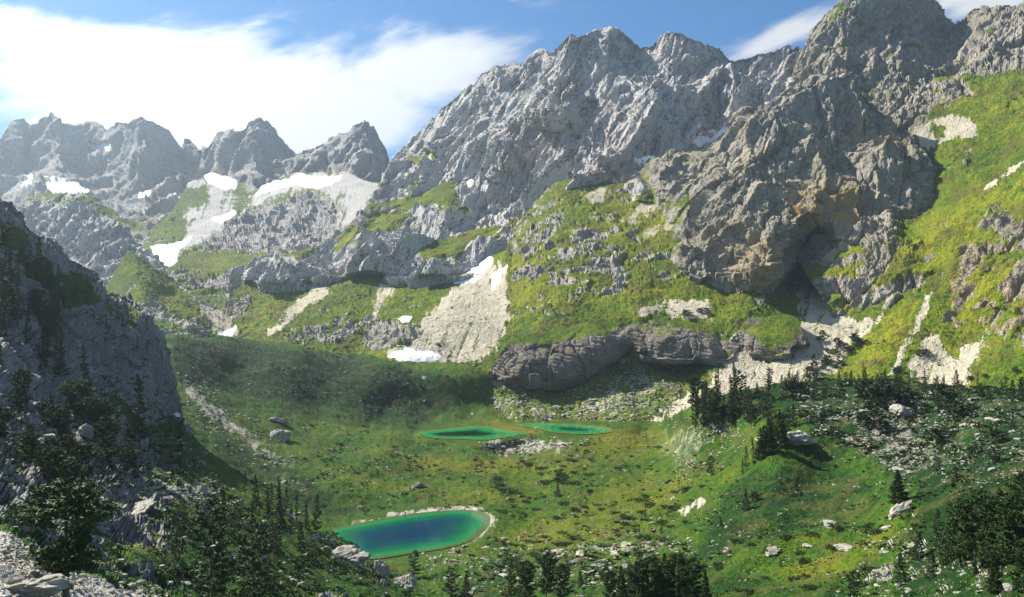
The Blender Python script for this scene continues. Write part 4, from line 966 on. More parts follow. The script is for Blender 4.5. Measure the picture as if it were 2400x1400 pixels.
for a in [
    ('left_slope', 890, 1338, 42, 'tall blocky grey boulder standing by the near shore of the blue lake', None, 0, (.85, .85, 1.25)),
    ('left_slope', 948, 1378, 66, 'large cracked rounded boulder right of and below the blocky one', None, 1, (1, 1, 1.1)),
    ('left_slope', 815, 1318, 80, 'broad pale boulder left of the blocky one near the lake', None, 2, (1.2, 1, .7)),
    ('left_slope', 183, 1048, 40, 'tall pale slab of rock standing among the dark pines', None, 3, (.8, .8, 1.5)),
    ('left_slope', 60, 1396, 150, 'big white weathered boulder in the bottom left corner', None, 4, (1.2, 1, .75)),
    ('left_slope', 5, 1352, 90, 'grey mossy boulder at the left frame edge above the white one', None, 5, (1, 1, .9)),
    ('left_slope', 368, 1108, 24, 'lone grey boulder in the grass left of the green slope', None, 6, (1, 1, .8)),
    ('left_slope', 405, 1158, 42, 'long pale mossy block in the middle of the rockfall', None, 7, (1.2, 1, .7)),
    ('left_slope', 470, 1152, 30, 'mossy block at the right end of the rockfall', None, 0, (1, 1, .8)),
    ('left_slope', 330, 1200, 110, 'long flat-topped slab in the shade of the pines', None, 1, (1.3, .8, .42)),
    ('valley', 2114, 1206, 52, 'long leaning boulder just below the dark conical fir', None, 2, (1.2, .7, .75), (0, -0.55, 0.1)),
    ('valley', 1950, 1252, 44, 'grey boulder at the edge of the bright grass hollow', None, 3, (1.2, .8, .7)),
    ('valley', 1806, 1302, 44, 'grey boulder on the yellow turf near the bottom right', None, 4, (1.2, .9, .6)),
    ('valley', 1888, 1282, 26, 'small flat boulder between two grey boulders on the turf', None, 5, (1.3, .9, .5)),
    ('valley', 2072, 1352, 52, 'pale rock ledge block beside small firs at the bottom right', None, 6, (1, 1, .9)),
    ('valley', 1985, 1292, 50, 'low pale rock slab on the bright turf', None, 7, (1.5, .8, .35)),
    ('valley', 2362, 1386, 28, 'white boulder near the bottom right corner', None, 0, (1, 1, .8)),
    ('valley', 1942, 1340, 18, 'dark little boulder on orange turf', None, 1, (.9, .9, 1)),
    ('valley', 1880, 1042, 62, 'rugged outcrop on top of the grassy spur', None, 2, (1.1, 1, .8)),
    ('valley', 2108, 972, 60, 'largest grey outcrop block on the rocky hill', None, 3, (1.1, 1, .8)),
    ('valley', 2155, 950, 32, 'dark grey block right of the largest outcrop block', None, 4, (1, 1, .9)),
    ('valley', 650, 992, 46, 'dark craggy rock on the green left slope', None, 5, (1.2, 1, .6)),
    ('valley', 655, 1028, 48, 'pale knobbly rock just below the dark craggy one', None, 6, (1, 1, .9)),
    ('valley', 978, 1138, 34, 'grey boulder alone in the meadow between the lakes', None, 7, (1.1, .9, .7)),
    ('valley', 604, 1072, 22, 'grey boulder in the stone run on the left slope', None, 0, (1, 1, .8)),
    ('valley', 663, 1132, 16, 'pale boulder at the lower end of the stone run', None, 1, (1, 1, .9)),
    ('valley', 845, 1192, 14, 'small pale boulder above the far shore of the blue lake', None, 2, (1, 1, .9)),
    ('valley', 945, 1210, 14, 'pale block on the far shore of the blue lake', None, 3, (1.1, 1, .8)),
    ('valley', 1030, 1194, 14, 'white block at the top of the blue lake shore', None, 4, (1.2, 1, .6)),
    ('valley', 1306, 1316, 26, 'pale boulder right of the blue lake near the bottom edge', None, 5, (1.1, 1, .7)),
    ('valley', 1192, 1166, 12, 'small boulder on the turf right of the meadow', None, 6, (1, 1, 1)),
    ('mid_slope', 1023, 808, 16, 'lone boulder low on the big scree fan', None, 7, (1.2, 1, .7)),
    ('mid_slope', 1056, 722, 8, 'small boulder halfway up the big scree fan', None, 0, (1, 1, .8)),
]:
    boulder(*a[:7], sq=a[7], rot=a[8] if len(a) > 8 else None)


def pick(poly, rng, n, clump=0.0, fuzz=1.0):
    P = np.asarray(poly, float); out = []
    while len(out) < n:
        q = rng.uniform(P.min(0) - 40 * (fuzz > 1), P.max(0) + 30 * (fuzz > 1), (n * 3, 2))
        q = q[poly_sd(q[:, 0], q[:, 1], P) > rng.normal(0, 1, len(q)) * (fuzz - 1)]
        if clump:
            q = q[fbm(np.c_[(q[:, 0] + q[:, 1] * .6) / 70, q[:, 1] / 26, q[:, 0] * 0], 3, 0.6, seed=3) + rng.normal(0, 0.16, len(q)) > clump - 0.35]
        out += [tuple(x) for x in q]
    return out[:n]


HILL = [(1850, 905), (2000, 900), (2200, 910), (2395, 930), (2395, 1110), (2240, 1130), (2120, 1120), (2000, 1060), (1900, 1010), (1850, 960)]
for poly, n, lo, hi, lay, lab, grp in [
    (HILL, 80, 9, 24, 'valley', 'grey boulder scattered on the rocky hill at right', 'boulders on the rocky hill'),
    ([(1140, 1034), (1240, 1030), (1350, 1040), (1310, 1064), (1170, 1062)], 30, 8, 17, 'valley', 'grey block in the boulder field before the two emerald ponds', 'boulder field by the ponds'),
    ([(1060, 905), (1200, 935), (1340, 950), (1500, 880), (1560, 920), (1500, 980), (1280, 985), (1100, 978)], 40, 8, 17, 'mid_slope', 'pale block in the rubble under the bedded outcrop', 'rubble under the outcrop'),
    ([(980, 1300), (1110, 1270), (1300, 1290), (1480, 1290), (1440, 1370), (1150, 1390), (1000, 1350)], 36, 10, 26, 'valley', 'pale limestone boulder in the shrubs right of the near lake shore', 'boulders right of the blue lake'),
    ([(0, 1000), (130, 990), (380, 1040), (400, 1160), (120, 1180), (0, 1150)], 34, 14, 34, 'left_slope', 'grey boulder under the pines on the left slope', 'boulders under the left pines'),
    ([(340, 1140), (480, 1130), (490, 1170), (360, 1180)], 22, 8, 20, 'left_slope', 'loose block in the rockfall right of the dark pines', 'rockfall blocks'),
    ([(2060, 1240), (2390, 1330), (2390, 1395), (2080, 1395), (2000, 1330)], 26, 10, 26, 'valley', 'pale boulder in the rough turf at the bottom right', 'boulders at the bottom right'),
    ([(480, 1260), (820, 1300), (880, 1390), (420, 1390)], 22, 10, 24, 'left_slope', 'grey boulder in the grass below the thin pines', 'boulders at the bottom left'),
]:
    spots = sorted([(lo + (hi - lo) * rngr.random() ** 2.2, x, y) for (x, y) in pick(poly, rngr, n)], reverse=True)
    for i, (w, x, y) in enumerate(spots):
        big = ['largest ', 'second largest ', 'third largest ', 'fourth largest '][i] if i < 4 else 'smaller '
        boulder(lay, x, y, w, big + lab, grp, small=True, sq=(rngr.uniform(.9, 1.4), 1, rngr.uniform(.5, .9)))


def stones(name, label, areas, mat, seed):
    """loose stones too many and too small to count: one object of little angular blocks"""
    rng = np.random.default_rng(seed); VV, FF = [], []; base = 0
    proto = [rock_verts(V0, rng, (1, 1, .75), 7, 0.0) for _ in range(12)]
    for lay, poly, n, lo, hi in areas:
        for (x, y) in pick(poly, rng, n, 0.38, 26 if hi > 6 else 8):
            x += rng.normal() * 4; y += rng.normal() * 3
            p, nn = ground_at(lay, x, y)
            s = (lo + (hi - lo) * rng.random() ** 3.5) * p[1] / F * 0.5
            a = rng.uniform(0, 6.28); c, sn = math.cos(a), math.sin(a)
            v = proto[rng.integers(12)] * (s * rng.uniform(.7, 1.5), s, s * rng.uniform(.6, 1.1))
            v = np.stack([v[:, 0] * c - v[:, 1] * sn, v[:, 0] * sn + v[:, 1] * c, v[:, 2]], 1) + p + np.array([0, 0, s * 0.12])
            VV.append(v); FF.append(F0 + base); base += len(v)
    o = link(bpy.data.objects.new(name, mesh_np(name, np.concatenate(VV), np.concatenate(FF), mat, False)))
    return tag(o, label, 'stones', None, 'stuff')


V0, F0 = ico(1)
VAL = [(420, 930), (700, 1000), (900, 1010), (1000, 1040), (1500, 1040), (1650, 1060), (1850, 1100), (2050, 1160), (2080, 1390), (1150, 1390), (1180, 1280), (1160, 1190), (900, 1190), (700, 1180)]
stones('loose_stones', 'small pale stones scattered over turf, scree and hill', [
    ('valley', HILL, 3600, 1.6, 9), ('valley', [(1950, 970), (2150, 960), (2220, 1060), (2120, 1130), (2050, 1060)], 900, 2, 10),
    ('valley', [(1140, 1034), (1240, 1030), (1350, 1040), (1310, 1064), (1170, 1062)], 500, 2, 9),
    ('mid_slope', [(1040, 880), (1200, 930), (1340, 945), (1500, 860), (1580, 900), (1520, 985), (1280, 988), (1060, 985)], 2200, 2, 9),
    ('valley', [(640, 1070), (580, 1040), (470, 960), (430, 920), (450, 905), (560, 1000), (680, 1090), (700, 1130)], 700, 2, 10),
    ('valley', VAL, 2200, 1.6, 8), ('valley', [(420, 800), (900, 850), (1040, 900), (1000, 980), (450, 900)], 900, 1.4, 5),
    ('valley', [(1000, 1290), (1500, 1240), (1700, 1280), (1500, 1395), (1000, 1395)], 1000, 2, 13),
    ('valley', [(1540, 1040), (1600, 985), (1740, 960), (1720, 1040), (1600, 1120)], 800, 2, 9),
    ('valley', [(2040, 1250), (2395, 1300), (2395, 1398), (2000, 1398)], 700, 3, 13),
    ('left_slope', [(0, 980), (400, 1010), (620, 1160), (800, 1290), (900, 1395), (0, 1395)], 1500, 3, 14),
    ('left_slope', [(0, 1240), (100, 1330), (380, 1398), (0, 1398)], 900, 4, 20),
    ('left_slope', [(330, 1150), (400, 1130), (490, 1140), (480, 1170), (350, 1178)], 500, 3, 14),
    ('mid_slope', [(1880, 700), (1950, 740), (1900, 850), (1700, 930), (1560, 1000), (1740, 860)], 500, 1.5, 5),
    ('mid_slope', [(1150, 640), (1190, 780), (1060, 850), (930, 835), (1060, 690)], 350, 1.5, 5),
    ('mid_slope', [(395, 640), (430, 640), (540, 730), (560, 790), (500, 770)], 500, 2, 8),
    ('mid_slope', [(560, 650), (900, 660), (900, 790), (600, 790)], 400, 1.5, 4),
], M['stone'], 11)


# ------------------------------------------------------------------ low growth: tufts, heath and bilberry too many to count
def low_growth(name, label, areas, mat, seed, ntri=12):
    rng = np.random.default_rng(seed)
    protos = []
    for _ in range(10):
        a = rng.uniform(0, 6.28, ntri); rr = np.sqrt(rng.random(ntri)) * 0.8; hz = (1 - rr ** 2) * 0.55
        c = np.stack([rr * np.cos(a), rr * np.sin(a), hz], 1)
        d = np.stack([np.cos(a) * rng.uniform(.1, .8, ntri), np.sin(a) * rng.uniform(.1, .8, ntri), rng.uniform(.3, 1, ntri)], 1)
        d /= np.linalg.norm(d, axis=1, keepdims=True)
        w = np.cross(d, rng.normal(size=(ntri, 3))); w /= np.linalg.norm(w, axis=1, keepdims=True)
        protos.append(np.stack([c + w * .34 - d * .35, c - w * .34 - d * .35, c + d * .45], 1).reshape(-1, 3))
    VV = []
    for lay, poly, n, lo, hi in areas:
        for (x, y) in pick(poly, rng, n, 0.52, 26):
            x += rng.normal() * 4; y += rng.normal() * 2
            p, nn = ground_at(lay, x, y)
            s = (lo + (hi - lo) * rng.random() ** 2.5) * p[1] / F * 0.5
            VV.append(protos[rng.integers(10)] * (s * rng.uniform(.8, 1.6), s * rng.uniform(.8, 1.6), s * .8) + p)
    V = np.concatenate(VV)
    o = link(bpy.data.objects.new(name, mesh_np(name, V, np.arange(len(V)).reshape(-1, 3), mat, False)))
    return tag(o, label, 'shrubs', None, 'stuff')


low_growth('heath_shrubs', 'low dark heath and bilberry shrubs scattered over the turf', [
    ('valley', VAL, 3600, 3, 11), ('valley', HILL, 4200, 4, 15), ('valley', [(1150, 1290), (1500, 1260), (1700, 1300), (1650, 1398), (1000, 1398)], 1500, 4, 16),
    ('valley', [(400, 800), (900, 850), (1120, 860), (1160, 930), (1000, 985), (450, 900)], 1700, 2, 7), ('valley', [(2050, 1180), (2395, 1120), (2395, 1398), (2000, 1398)], 1600, 4, 15),
    ('left_slope', [(380, 1180), (620, 1170), (800, 1290), (940, 1395), (380, 1395)], 2600, 5, 18), ('left_slope', [(0, 960), (400, 1000), (420, 1160), (0, 1180)], 1600, 5, 20),
    ('left_slope', [(0, 560), (100, 600), (380, 820), (410, 950), (0, 950)], 1500, 4, 13),
    ('mid_slope', [(1040, 850), (1300, 925), (1500, 850), (1640, 870), (1560, 985), (1100, 985)], 1500, 3, 8), ('mid_slope', [(560, 650), (900, 650), (900, 790), (600, 790)], 600, 2, 6),
    ('mid_slope', [(1200, 700), (1700, 690), (1850, 720), (1800, 780), (1250, 790)], 700, 2, 7), ('mid_slope', [(1700, 930), (1950, 800), (2150, 720), (2380, 860), (2100, 890)], 500, 2, 7),
    ('mid_slope', [(300, 620), (480, 730), (450, 780), (300, 720)], 300, 2, 6)],
    M['juniper'], 41)
low_growth('grass_tufts', 'pale green tufts of coarse grass over the near slopes', [
    ('valley', VAL, 3000, 2, 7), ('valley', [(1640, 1300), (1900, 1200), (2060, 1180), (2395, 1200), (2395, 1398), (1200, 1398)], 3000, 3, 9),
    ('valley', HILL, 1200, 3, 8), ('left_slope', [(380, 1030), (620, 1170), (800, 1290), (940, 1395), (200, 1395)], 2600, 3, 11), ('left_slope', [(0, 960), (400, 1000), (420, 1160), (0, 1180)], 900, 4, 12)],
    M['tuft'], 43, 8)
# ------------------------------------------------------------------ conifers
def tube(pts, rad, k=5):
    """tapering tube through points"""
    V, Fc = [], []
    for i, (p, r) in enumerate(zip(pts, rad)):
        for j in range(k):
            a = 6.283 * j / k
            V.append((p[0] + r * math.cos(a), p[1] + r * math.sin(a), p[2]))
    for i in range(len(pts) - 1):
        for j in range(k):
            a, b = i * k + j, i * k + (j + 1) % k
            Fc += [(a, b, b + k), (a, b + k, a + k)]
    return np.array(V), np.array(Fc)


def conifer(seed, H, R, z0, nbr, sprays, leaf, prof, rise=0.15, trunk_r=0.16, bend=0.25, limbs=True, wleaf=0.30, gap=0.0):
    """trunk with limbs, and a crown of needle sprays set along every limb"""
    rng = np.random.default_rng(seed)
    zz = np.linspace(-0.06, 1, 9) * H
    wob = np.cumsum(rng.normal(0, bend * 0.12, (9, 2)), 0) * np.linspace(0, 1, 9)[:, None]
    tp = np.c_[wob, zz]
    tv, tf = tube(tp, trunk_r * (1.05 - np.linspace(0, 1, 9)) + 0.015, 6)
    TV, TF, nb = [tv], [tf], len(tv)
    A, Bv, Cv = [], [], []
    ga = rng.uniform(0, 6.28)
    for i in range(nbr):
        t = (i + rng.uniform(0, 1)) / nbr
        z = (z0 + (1 - z0) * t) * H
        ga += 2.4 + rng.normal(0, 0.35)
        if gap and math.sin(ga * 1.0 + seed) * math.sin(t * 9 + seed) > 1 - gap:
            continue
        ln = R * prof(t) * rng.uniform(0.62, 1.12)
        if ln < 0.08:
            ln = 0.08
        up = rise + rng.normal(0, 0.10) + 0.55 * t
        c = np.array([np.interp(z, zz, tp[:, 0]), np.interp(z, zz, tp[:, 1]), z])
        dh = np.array([math.cos(ga), math.sin(ga), 0])
        s = np.linspace(0, 1, 5)
        pts = c + dh * (s * ln)[:, None] + np.array([0, 0, 1]) * (ln * (up * s + (0.12 - up * 0.4) * s ** 2))[:, None]
        if limbs:
            lv, lf = tube(pts, (trunk_r * 0.28 * (1.1 - s) * (1 - 0.6 * t) + 0.008), 3)
            TV.append(lv); TF.append(lf + nb); nb += len(lv)
        m = max(4, int(sprays * (0.35 + 0.65 * ln / R)))
        u = rng.uniform(0.22, 1.03, m) ** 0.8
        q = np.stack([np.interp(u, s, pts[:, k]) for k in range(3)], 1)
        side = np.cross(dh, [0, 0, 1])
        q = q + side * (rng.normal(0, 0.16, m) * ln * (0.5 + 0.6 * u))[:, None] + np.array([0, 0, 1]) * rng.normal(0, 0.06, m)[:, None] * ln
        d = dh * rng.uniform(0.3, 1.0, m)[:, None] + side * rng.normal(0, 0.6, m)[:, None] + np.array([0, 0, 1]) * (rng.normal(0.25, 0.45, m))[:, None]
        d /= np.linalg.norm(d, axis=1, keepdims=True)
        w = np.cross(d, rng.normal(size=(m, 3))); w /= np.linalg.norm(w, axis=1, keepdims=True) + 1e-6
        L = leaf * rng.uniform(0.6, 1.3, m)[:, None]
        A.append(q - d * L * 0.4 + w * L * wleaf); Bv.append(q - d * L * 0.4 - w * L * wleaf); Cv.append(q + d * L)
    A, Bv, Cv = map(np.concatenate, (A, Bv, Cv))
    cv = np.stack([A, Bv, Cv], 1).reshape(-1, 3)
    return (np.concatenate(TV), np.concatenate(TF)), (cv, np.arange(len(cv)).reshape(-1, 3))


spire = lambda t: (1 - t) ** 0.75 * (0.75 + 0.25 * math.sin(t * 17)) * min(1, t * 6 + 0.45)
cone = lambda t: (1 - t) ** 0.9 * min(1, t * 5 + 0.75)
oval = lambda t: math.sqrt(max(0.0, 1 - (2 * t - 0.85) ** 2 / 1.4)) * (0.8 + 0.25 * math.sin(t * 11))
flatc = lambda t: (0.45 + 0.75 * t) * (1 if t < 0.75 else (1 - t) / 0.25 + 0.15) * (0.8 + 0.3 * math.sin(t * 14))
dome = lambda t: math.sqrt(max(0.02, 1 - t * t))
# kind: unit-height makers; (far, near) versions
SPEC = {
    'spire': (dict(H=12, R=1.7, z0=.05, nbr=46, sprays=20, leaf=.50, prof=spire, rise=-.05), dict(H=12, R=1.8, z0=.05, nbr=90, sprays=95, leaf=.26, prof=spire, rise=-.05)),
    'ragged': (dict(H=12, R=2.2, z0=.16, nbr=34, sprays=26, leaf=.55, prof=spire, rise=.1, gap=.35), dict(H=12, R=2.3, z0=.14, nbr=64, sprays=140, leaf=.27, prof=spire, rise=.15, gap=.3)),
    'cone': (dict(H=12, R=3.2, z0=.0, nbr=56, sprays=30, leaf=.60, prof=cone, rise=.1), dict(H=12, R=3.1, z0=.0, nbr=110, sprays=150, leaf=.30, prof=cone, rise=.15)),
    'oval': (dict(H=12, R=3.0, z0=.10, nbr=40, sprays=34, leaf=.62, prof=oval, rise=.25, gap=.25), dict(H=12, R=3.2, z0=.12, nbr=70, sprays=210, leaf=.30, prof=oval, rise=.3, gap=.25)),
    'spread': (dict(H=9, R=4.0, z0=.22, nbr=34, sprays=44, leaf=.60, prof=flatc, rise=.25, trunk_r=.24, bend=.6, gap=.3), dict(H=9, R=4.1, z0=.24, nbr=60, sprays=330, leaf=.26, prof=flatc, rise=.3, trunk_r=.24, bend=.7, gap=.3)),
    'thin': (dict(H=12, R=2.2, z0=.2, nbr=30, sprays=24, leaf=.55, prof=oval, rise=.1, gap=.4), dict(H=12, R=2.7, z0=.2, nbr=46, sprays=150, leaf=.25, prof=oval, rise=.1, gap=.35, trunk_r=.15)),
    'bush': (dict(H=2.2, R=2.3, z0=.0, nbr=26, sprays=26, leaf=.42, prof=dome, rise=.35, trunk_r=.10), dict(H=2.2, R=2.3, z0=.0, nbr=44, sprays=90, leaf=.24, prof=dome, rise=.4, trunk_r=.10)),
    'mat': (dict(H=.9, R=2.6, z0=.0, nbr=22, sprays=26, leaf=.40, prof=dome, rise=.08, trunk_r=.06), None),
}
TREE = {}
for kname, (far, near) in SPEC.items():
    for lod, sp in (('far', far), ('near', near)):
        if sp is None:
            continue
        for v in range(3 if lod == 'far' else 2):
            (tv, tf), (cv, cf) = conifer(sum(map(ord, kname)) * 7 + v * 31 + (5 if lod == 'near' else 0), **sp)
            hh = sp['H']
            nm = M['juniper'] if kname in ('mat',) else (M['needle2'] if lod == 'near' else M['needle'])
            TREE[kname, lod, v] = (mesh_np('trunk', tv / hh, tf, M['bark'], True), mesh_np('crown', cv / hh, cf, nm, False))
rngt = np.random.default_rng(23)


def tree(layer, px, py, hpx, kind, label, group, name='pine_tree', cat='tree', lod=None, wide=1.0):
    p, n = ground_at(layer, px, py)
    h = hpx * p[1] / F
    lod = lod or ('near' if hpx > 75 and (kind, 'near', 0) in TREE else 'far')
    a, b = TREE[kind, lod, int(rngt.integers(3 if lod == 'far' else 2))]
    e = link(bpy.data.objects.new(name, None)); e.empty_display_size = 0.5
    e.location = (p[0], p[1], p[2] - 0.01 * h); e.rotation_euler = (rngt.normal() * 0.03, rngt.normal() * 0.03, rngt.uniform(0, 6.28))
    w = h * wide * rngt.uniform(0.88, 1.15); e.scale = (w, w, h)
    link(bpy.data.objects.new('trunk', a), e); link(bpy.data.objects.new('crown', b), e)
    return tag(e, label, cat, group)


ORD = ['', 'second ', 'third ', 'fourth ', 'fifth ', 'sixth ', 'seventh ', 'eighth ', 'ninth ', 'tenth ', 'eleventh ', 'twelfth ', 'thirteenth ', 'fourteenth ', 'fifteenth ', 'sixteenth ',
       'seventeenth ', 'eighteenth ', 'nineteenth ', 'twentieth ']
for s in ('twenty', 'thirty', 'forty'):
    ORD += ['%s-%s ' % (s, o) for o in ('first', 'second', 'third', 'fourth', 'fifth', 'sixth', 'seventh', 'eighth', 'ninth')] + [{'twenty': 'thirtieth ', 'thirty': 'fortieth ', 'forty': 'fiftieth '}[s]]


def row(layer, spots, noun, where, group, kinds, name='pine_tree', cat='tree'):
    """trees of one stand, each told apart by its place counted from the left"""
    for i, (x, y, h) in enumerate(sorted(spots)):
        lab = ('leftmost %s %s' % (noun, where)) if i == 0 else ('%s%s from the left %s' % (ORD[i], noun, where))
        tree(layer, x, y, h, kinds[int(rngt.integers(len(kinds)))], lab, group, name, cat)


def stand(layer, poly, n, lo, hi, noun, where, group, kinds, name='pine_tree', cat='tree', gap=6):
    out = []
    for (x, y) in pick(poly, rngt, n * 4):
        if len(out) < n and all(abs(x - a) > gap or abs(y - b) > gap * 1.5 for a, b, _ in out):
            out.append((x, y, lo + (hi - lo) * rngt.random() ** 1.3))
    row(layer, out, noun, where, group, kinds, name, cat)


G1 = 'pines on the left slope'
for a in [
    ('left_slope', 152, 1404, 262, 'spread', 'large spreading pine with a bare trunk near the bottom left corner', G1, 1.15),
    ('left_slope', 498, 1452, 270, 'thin', 'open-branched young pine at the bottom edge, left of its near twin', G1, 1.0),
    ('left_slope', 592, 1456, 240, 'thin', 'open-branched young pine at the bottom edge, right of its near twin', G1, 1.1),
    ('left_slope', 246, 1100, 118, 'oval', 'dense rounded dark pine above the shaded slab', G1, 1.1),
    ('left_slope', 325, 1062, 185, 'ragged', 'tallest dark pine before the cliff edge', G1, 1.15),
    ('left_slope', 310, 1132, 95, 'oval', 'rounded pine at the right end of the dark group', G1, 1.0),
    ('left_slope', 156, 886, 142, 'ragged', 'tall bare-trunked pine in front of the grey cliff face', G1, 1.0),
    ('left_slope', 198, 936, 130, 'ragged', 'tall pine lower right of the bare-trunked one', G1, .8),
    ('left_slope', 86, 838, 135, 'ragged', 'slim dark pine left of the bare-trunked one', G1, .8),
    ('left_slope', 20, 745, 190, 'ragged', 'dark pine at the left frame edge high on the cliff', G1, .8),
    ('left_slope', 406, 1094, 60, 'spire', 'small spire-shaped fir on the green bank', G1, 1.1),
    ('left_slope', 434, 1114, 54, 'spire', 'narrow small fir just right of the spire-shaped one', G1, .8),
    ('left_slope', 524, 1246, 100, 'spire', 'slim dark fir in the meadow left of the lake', G1, 1.0),
    ('left_slope', 430, 1256, 82, 'ragged', 'ragged fir beside white stones below the rockfall', G1, 1.2),
    ('left_slope', 740, 1256, 98, 'ragged', 'pine with a long shadow nearest the left end of the blue lake', G1, 1.1),
    ('left_slope', 658, 1236, 108, 'spire', 'tall fir in the clump left of the blue lake', G1, 1.0),
    ('left_slope', 600, 1200, 92, 'ragged', 'pine at the top of the clump left of the blue lake', G1, 1.0),
    ('left_slope', 628, 1222, 80, 'spire', 'shorter fir in the middle of the clump left of the lake', G1, 1.1),
    ('left_slope', 716, 1240, 66, 'spire', 'small fir just left of the pine with the long shadow', G1, 1.0),
    ('left_slope', 590, 1240, 60, 'spire', 'lowest small fir of the clump left of the lake', G1, 1.0),
]:
    tree(*a[:7], wide=a[7])
stand('left_slope', [(0, 580), (60, 620), (140, 700), (130, 900), (0, 900)], 24, 55, 125, 'dark pine', 'on the steep cliff at the left edge', G1, ['ragged', 'spire', 'oval'], gap=9)
stand('left_slope', [(150, 640), (240, 680), (370, 790), (400, 880), (300, 840), (180, 720)], 14, 20, 50, 'small pine', 'clinging to the upper left cliff', G1, ['spire', 'ragged'])
stand('left_slope', [(0, 960), (120, 960), (300, 1010), (300, 1110), (180, 1170), (0, 1150)], 34, 50, 110, 'pine', 'in the dark wood above the flat slab', G1, ['oval', 'ragged', 'spread'], gap=10)
stand('left_slope', [(390, 1270), (560, 1240), (700, 1280), (760, 1380), (640, 1395), (380, 1395)], 12, 40, 95, 'young pine', 'in the shrubby ground at the bottom left', G1, ['ragged', 'thin', 'oval'], gap=14)
stand('left_slope', [(560, 1150), (640, 1180), (720, 1215), (770, 1250), (700, 1262), (590, 1220)], 10, 40, 80, 'slender fir', 'on the bank left of the blue lake', G1, ['spire', 'ragged'], gap=9)

G2 = 'pines along the bottom edge'
for a in [
    ('valley', 968, 1352, 64, 'oval', 'bushy dark pine behind the two boulders by the lake', G2, 1.3),
    ('valley', 1056, 1394, 72, 'oval', 'stout pine at the bottom edge right of the cracked boulder', G2, 1.0),
    ('valley', 1092, 1418, 70, 'cone', 'small pointed fir at the bottom edge beside the stout pine', G2, 1.0),
    ('valley', 1196, 1418, 105, 'ragged', 'tall pine at the bottom centre left of a bushy pair', G2, 1.1),
    ('valley', 1228, 1430, 105, 'oval', 'bushy pine at the bottom centre, left of the tallest', G2, 1.0),
    ('valley', 1278, 1410, 112, 'oval', 'tallest bushy pine at the bottom centre', G2, 1.0),
    ('valley', 1318, 1412, 92, 'oval', 'bushy pine just right of the tallest at bottom centre', G2, 1.0),
    ('valley', 1360, 1372, 36, 'cone', 'small cone-shaped fir right of the bushy group', G2, 1.1),
    ('valley', 1306, 1162, 34, 'cone', 'lone small pine on the dry mound in the valley', G2, 1.1),
    ('valley', 1512, 1214, 30, 'spire', 'small fir with a shadow on the valley slope', G2, 1.2),
    ('valley', 1548, 1248, 34, 'spire', 'small fir lower right of the one with a shadow', G2, 1.2),
]:
    tree(*a[:7], wide=a[7])
row('valley', [(1432, 1432, 95), (1458, 1440, 118), (1492, 1446, 130), (1526, 1446, 140), (1560, 1450, 150), (1590, 1450, 150), (1622, 1448, 132), (1655, 1446, 105), (1540, 1420, 90), (1478, 1424, 88), (1605, 1424, 90)],
    'dense pine', 'in the thicket at the bottom edge', G2, ['oval', 'cone'])

G3 = 'trees on the right hill'
for a in [
    ('valley', 2104, 1184, 82, 'cone', 'dense dark conical fir above the leaning boulder', G3, 1.25),
    ('valley', 1746, 1192, 52, 'cone', 'dark little fir on the green hollow slope', G3, .9),
    ('valley', 1770, 1176, 20, 'bush', 'low bush just right of the dark little fir', G3, .8),
    ('valley', 2238, 1136, 46, 'cone', 'dark fir on the brow right of the conical one', G3, .9),
    ('valley', 2148, 1306, 66, 'cone', 'broad green fir left of the dark wood at the right', G3, 1.25),
    ('valley', 2108, 1352, 72, 'cone', 'fir growing out of the pale rock ledge', G3, 1.0),
    ('valley', 1998, 1402, 74, 'oval', 'young pine at the bottom edge left of the rock ledge', G3, .9),
    ('valley', 1830, 1320, 24, 'cone', 'tiny fir beside the grey boulder on yellow turf', G3, .9),
    ('valley', 1664, 1118, 48, 'oval', 'dark pine on the rocky slope below the crest wood', G3, 1.0),
    ('valley', 1690, 1240, 26, 'cone', 'tiny fir on the pale lower slope', G3, 1.0),
    ('valley', 2195, 1108, 40, 'oval', 'bushy pine among white stones above the conical fir', G3, 1.3),
    ('valley', 2330, 1088, 46, 'oval', 'dark bushy pine on the right brow', G3, 1.6),
]:
    tree(*a[:7], wide=a[7])
row('valley', [(2200, 1296, 105), (2226, 1310, 135), (2250, 1330, 160), (2282, 1342, 180), (2314, 1340, 178), (2346, 1348, 195), (2380, 1350, 200), (2264, 1284, 120), (2300, 1278, 130), (2338, 1270, 125), (2372, 1262, 125), (2398, 1275, 150), (2185, 1352, 70), (2330, 1392, 90), (2395, 1395, 120)],
    'dark pine', 'in the wood at the right edge', G3, ['oval', 'cone', 'ragged'])
stand('valley', [(1600, 985), (1650, 945), (1720, 925), (1800, 925), (1800, 1000), (1700, 1010), (1630, 1010)], 30, 45, 88, 'pine', 'in the wood on the left end of the hill crest', G3, ['spire', 'ragged', 'oval'], gap=7)
row('valley', [(1750, 1105, 60), (1766, 1090, 66), (1784, 1088, 84), (1798, 1074, 92), (1812, 1066, 90), (1826, 1056, 88), (1838, 1048, 78), (1780, 1060, 60), (1806, 1044, 60), (1850, 1020, 62), (1738, 1112, 40), (1820, 1030, 64), (1860, 1000, 56), (1842, 1016, 50)],
    'tall dark pine', 'in the file climbing the grassy spur', G3, ['spire', 'ragged', 'cone'])
stand('valley', [(1800, 897), (1950, 892), (2050, 896), (2200, 902), (2300, 918), (2398, 922), (2398, 936), (2200, 918), (1950, 906), (1800, 915)], 46, 16, 44, 'small pine', 'along the skyline of the right hill', G3, ['cone', 'oval', 'spire'], gap=5)
row('valley', [(1848, 912, 36), (1862, 912, 34), (1840, 915, 30), (2300, 935, 36), (2316, 938, 34), (2372, 940, 44), (2392, 942, 52), (1774, 930, 34)],
    'broad bushy pine', 'standing out on the right hill crest', G3, ['oval', 'cone'])
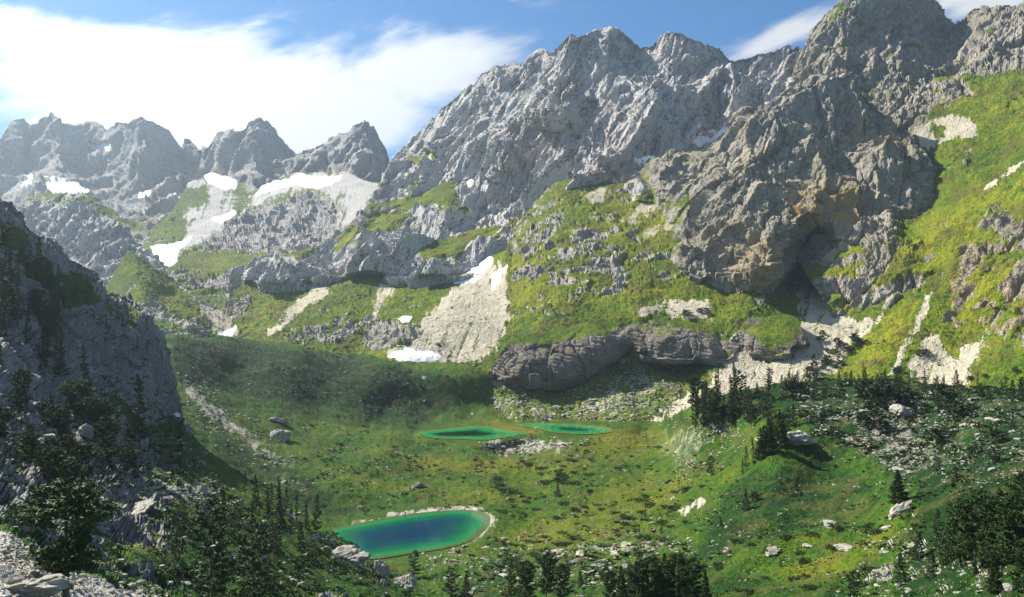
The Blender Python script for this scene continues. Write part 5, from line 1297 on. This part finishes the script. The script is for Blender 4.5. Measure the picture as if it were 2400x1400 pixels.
stand('valley', [(1860, 930), (2100, 920), (2395, 950), (2395, 1080), (2220, 1080), (2000, 1010)], 24, 14, 36, 'little pine', 'dotted over the stony hilltop', G3, ['cone', 'oval', 'bush'], gap=12)
G4 = 'dwarf pine bushes on the right scree'
stand('mid_slope', [(1900, 850), (1960, 800), (2030, 790), (2040, 810), (1960, 870), (1890, 890)], 24, 8, 15, 'dark dwarf pine bush', 'in the trail of bushes across the scree', G4, ['bush'], 'pine_bush', 'bush', gap=5)
row('mid_slope', [(1925, 800, 12), (1926, 782, 9), (2160, 838, 15), (2168, 834, 12), (2106, 868, 12), (2098, 872, 10), (2275, 890, 9), (2310, 886, 9), (2380, 870, 10), (1640, 735, 9), (1606, 740, 14), (1655, 735, 12), (1645, 905, 12), (1660, 925, 14)],
    'solitary dark bush', 'on the bare scree and turf', G4, ['bush'], 'pine_bush', 'bush')
mats = pick([(1130, 1080), (1300, 1060), (1500, 1050), (1660, 1060), (1640, 1180), (1560, 1300), (1400, 1340), (1200, 1320), (1180, 1220)], rngt, 95)
for (x, y) in mats:
    tree('valley', x, y, 2.5 + 3.5 * rngt.random() ** 2, 'mat', 'low dark juniper mat among many on the valley turf', 'juniper mats right of the lakes', 'juniper_mat', 'shrub', 'far', 0.9 + 1.0 * rngt.random())
for (x, y) in pick([(1660, 1300), (1900, 1240), (2060, 1230), (2100, 1390), (1700, 1395)], rngt, 24):
    tree('valley', x, y, 4 + 4 * rngt.random(), 'mat', 'low green juniper mat among several on the bright turf', 'juniper mats at the bottom right', 'juniper_mat', 'shrub', 'far', 1.0)
# ------------------------------------------------------------------ haze
if HAZE:
    x0, x1, y0, y1, z0, z1 = -3050, 3050, -80, 3350, -145, 560
    hv = np.array([(x, y, z) for z in (z0, z1) for y in (y0, y1) for x in (x0, x1)], float)
    hf = np.array([(0, 2, 3, 1), (4, 5, 7, 6), (0, 1, 5, 4), (2, 6, 7, 3), (0, 4, 6, 2), (1, 3, 7, 5)])
    hm = bpy.data.materials.new('thin_haze'); hm.use_nodes = True
    T = NT(hm.node_tree)
    pv = T.n('ShaderNodeVolumePrincipled')
    pv.inputs['Color'].default_value = (0.74, 0.90, 1.0, 1)
    pv.inputs['Density'].default_value = 0.00015
    pv.inputs['Anisotropy'].default_value = 0.72
    out = T.n('ShaderNodeOutputMaterial'); T.put(out.inputs['Volume'], pv.outputs[0])
    hz = link(bpy.data.objects.new('haze', mesh_np('haze', hv, hf, hm, False)))
    tag(hz, 'thin pale haze filling the valley', None, None, 'stuff')
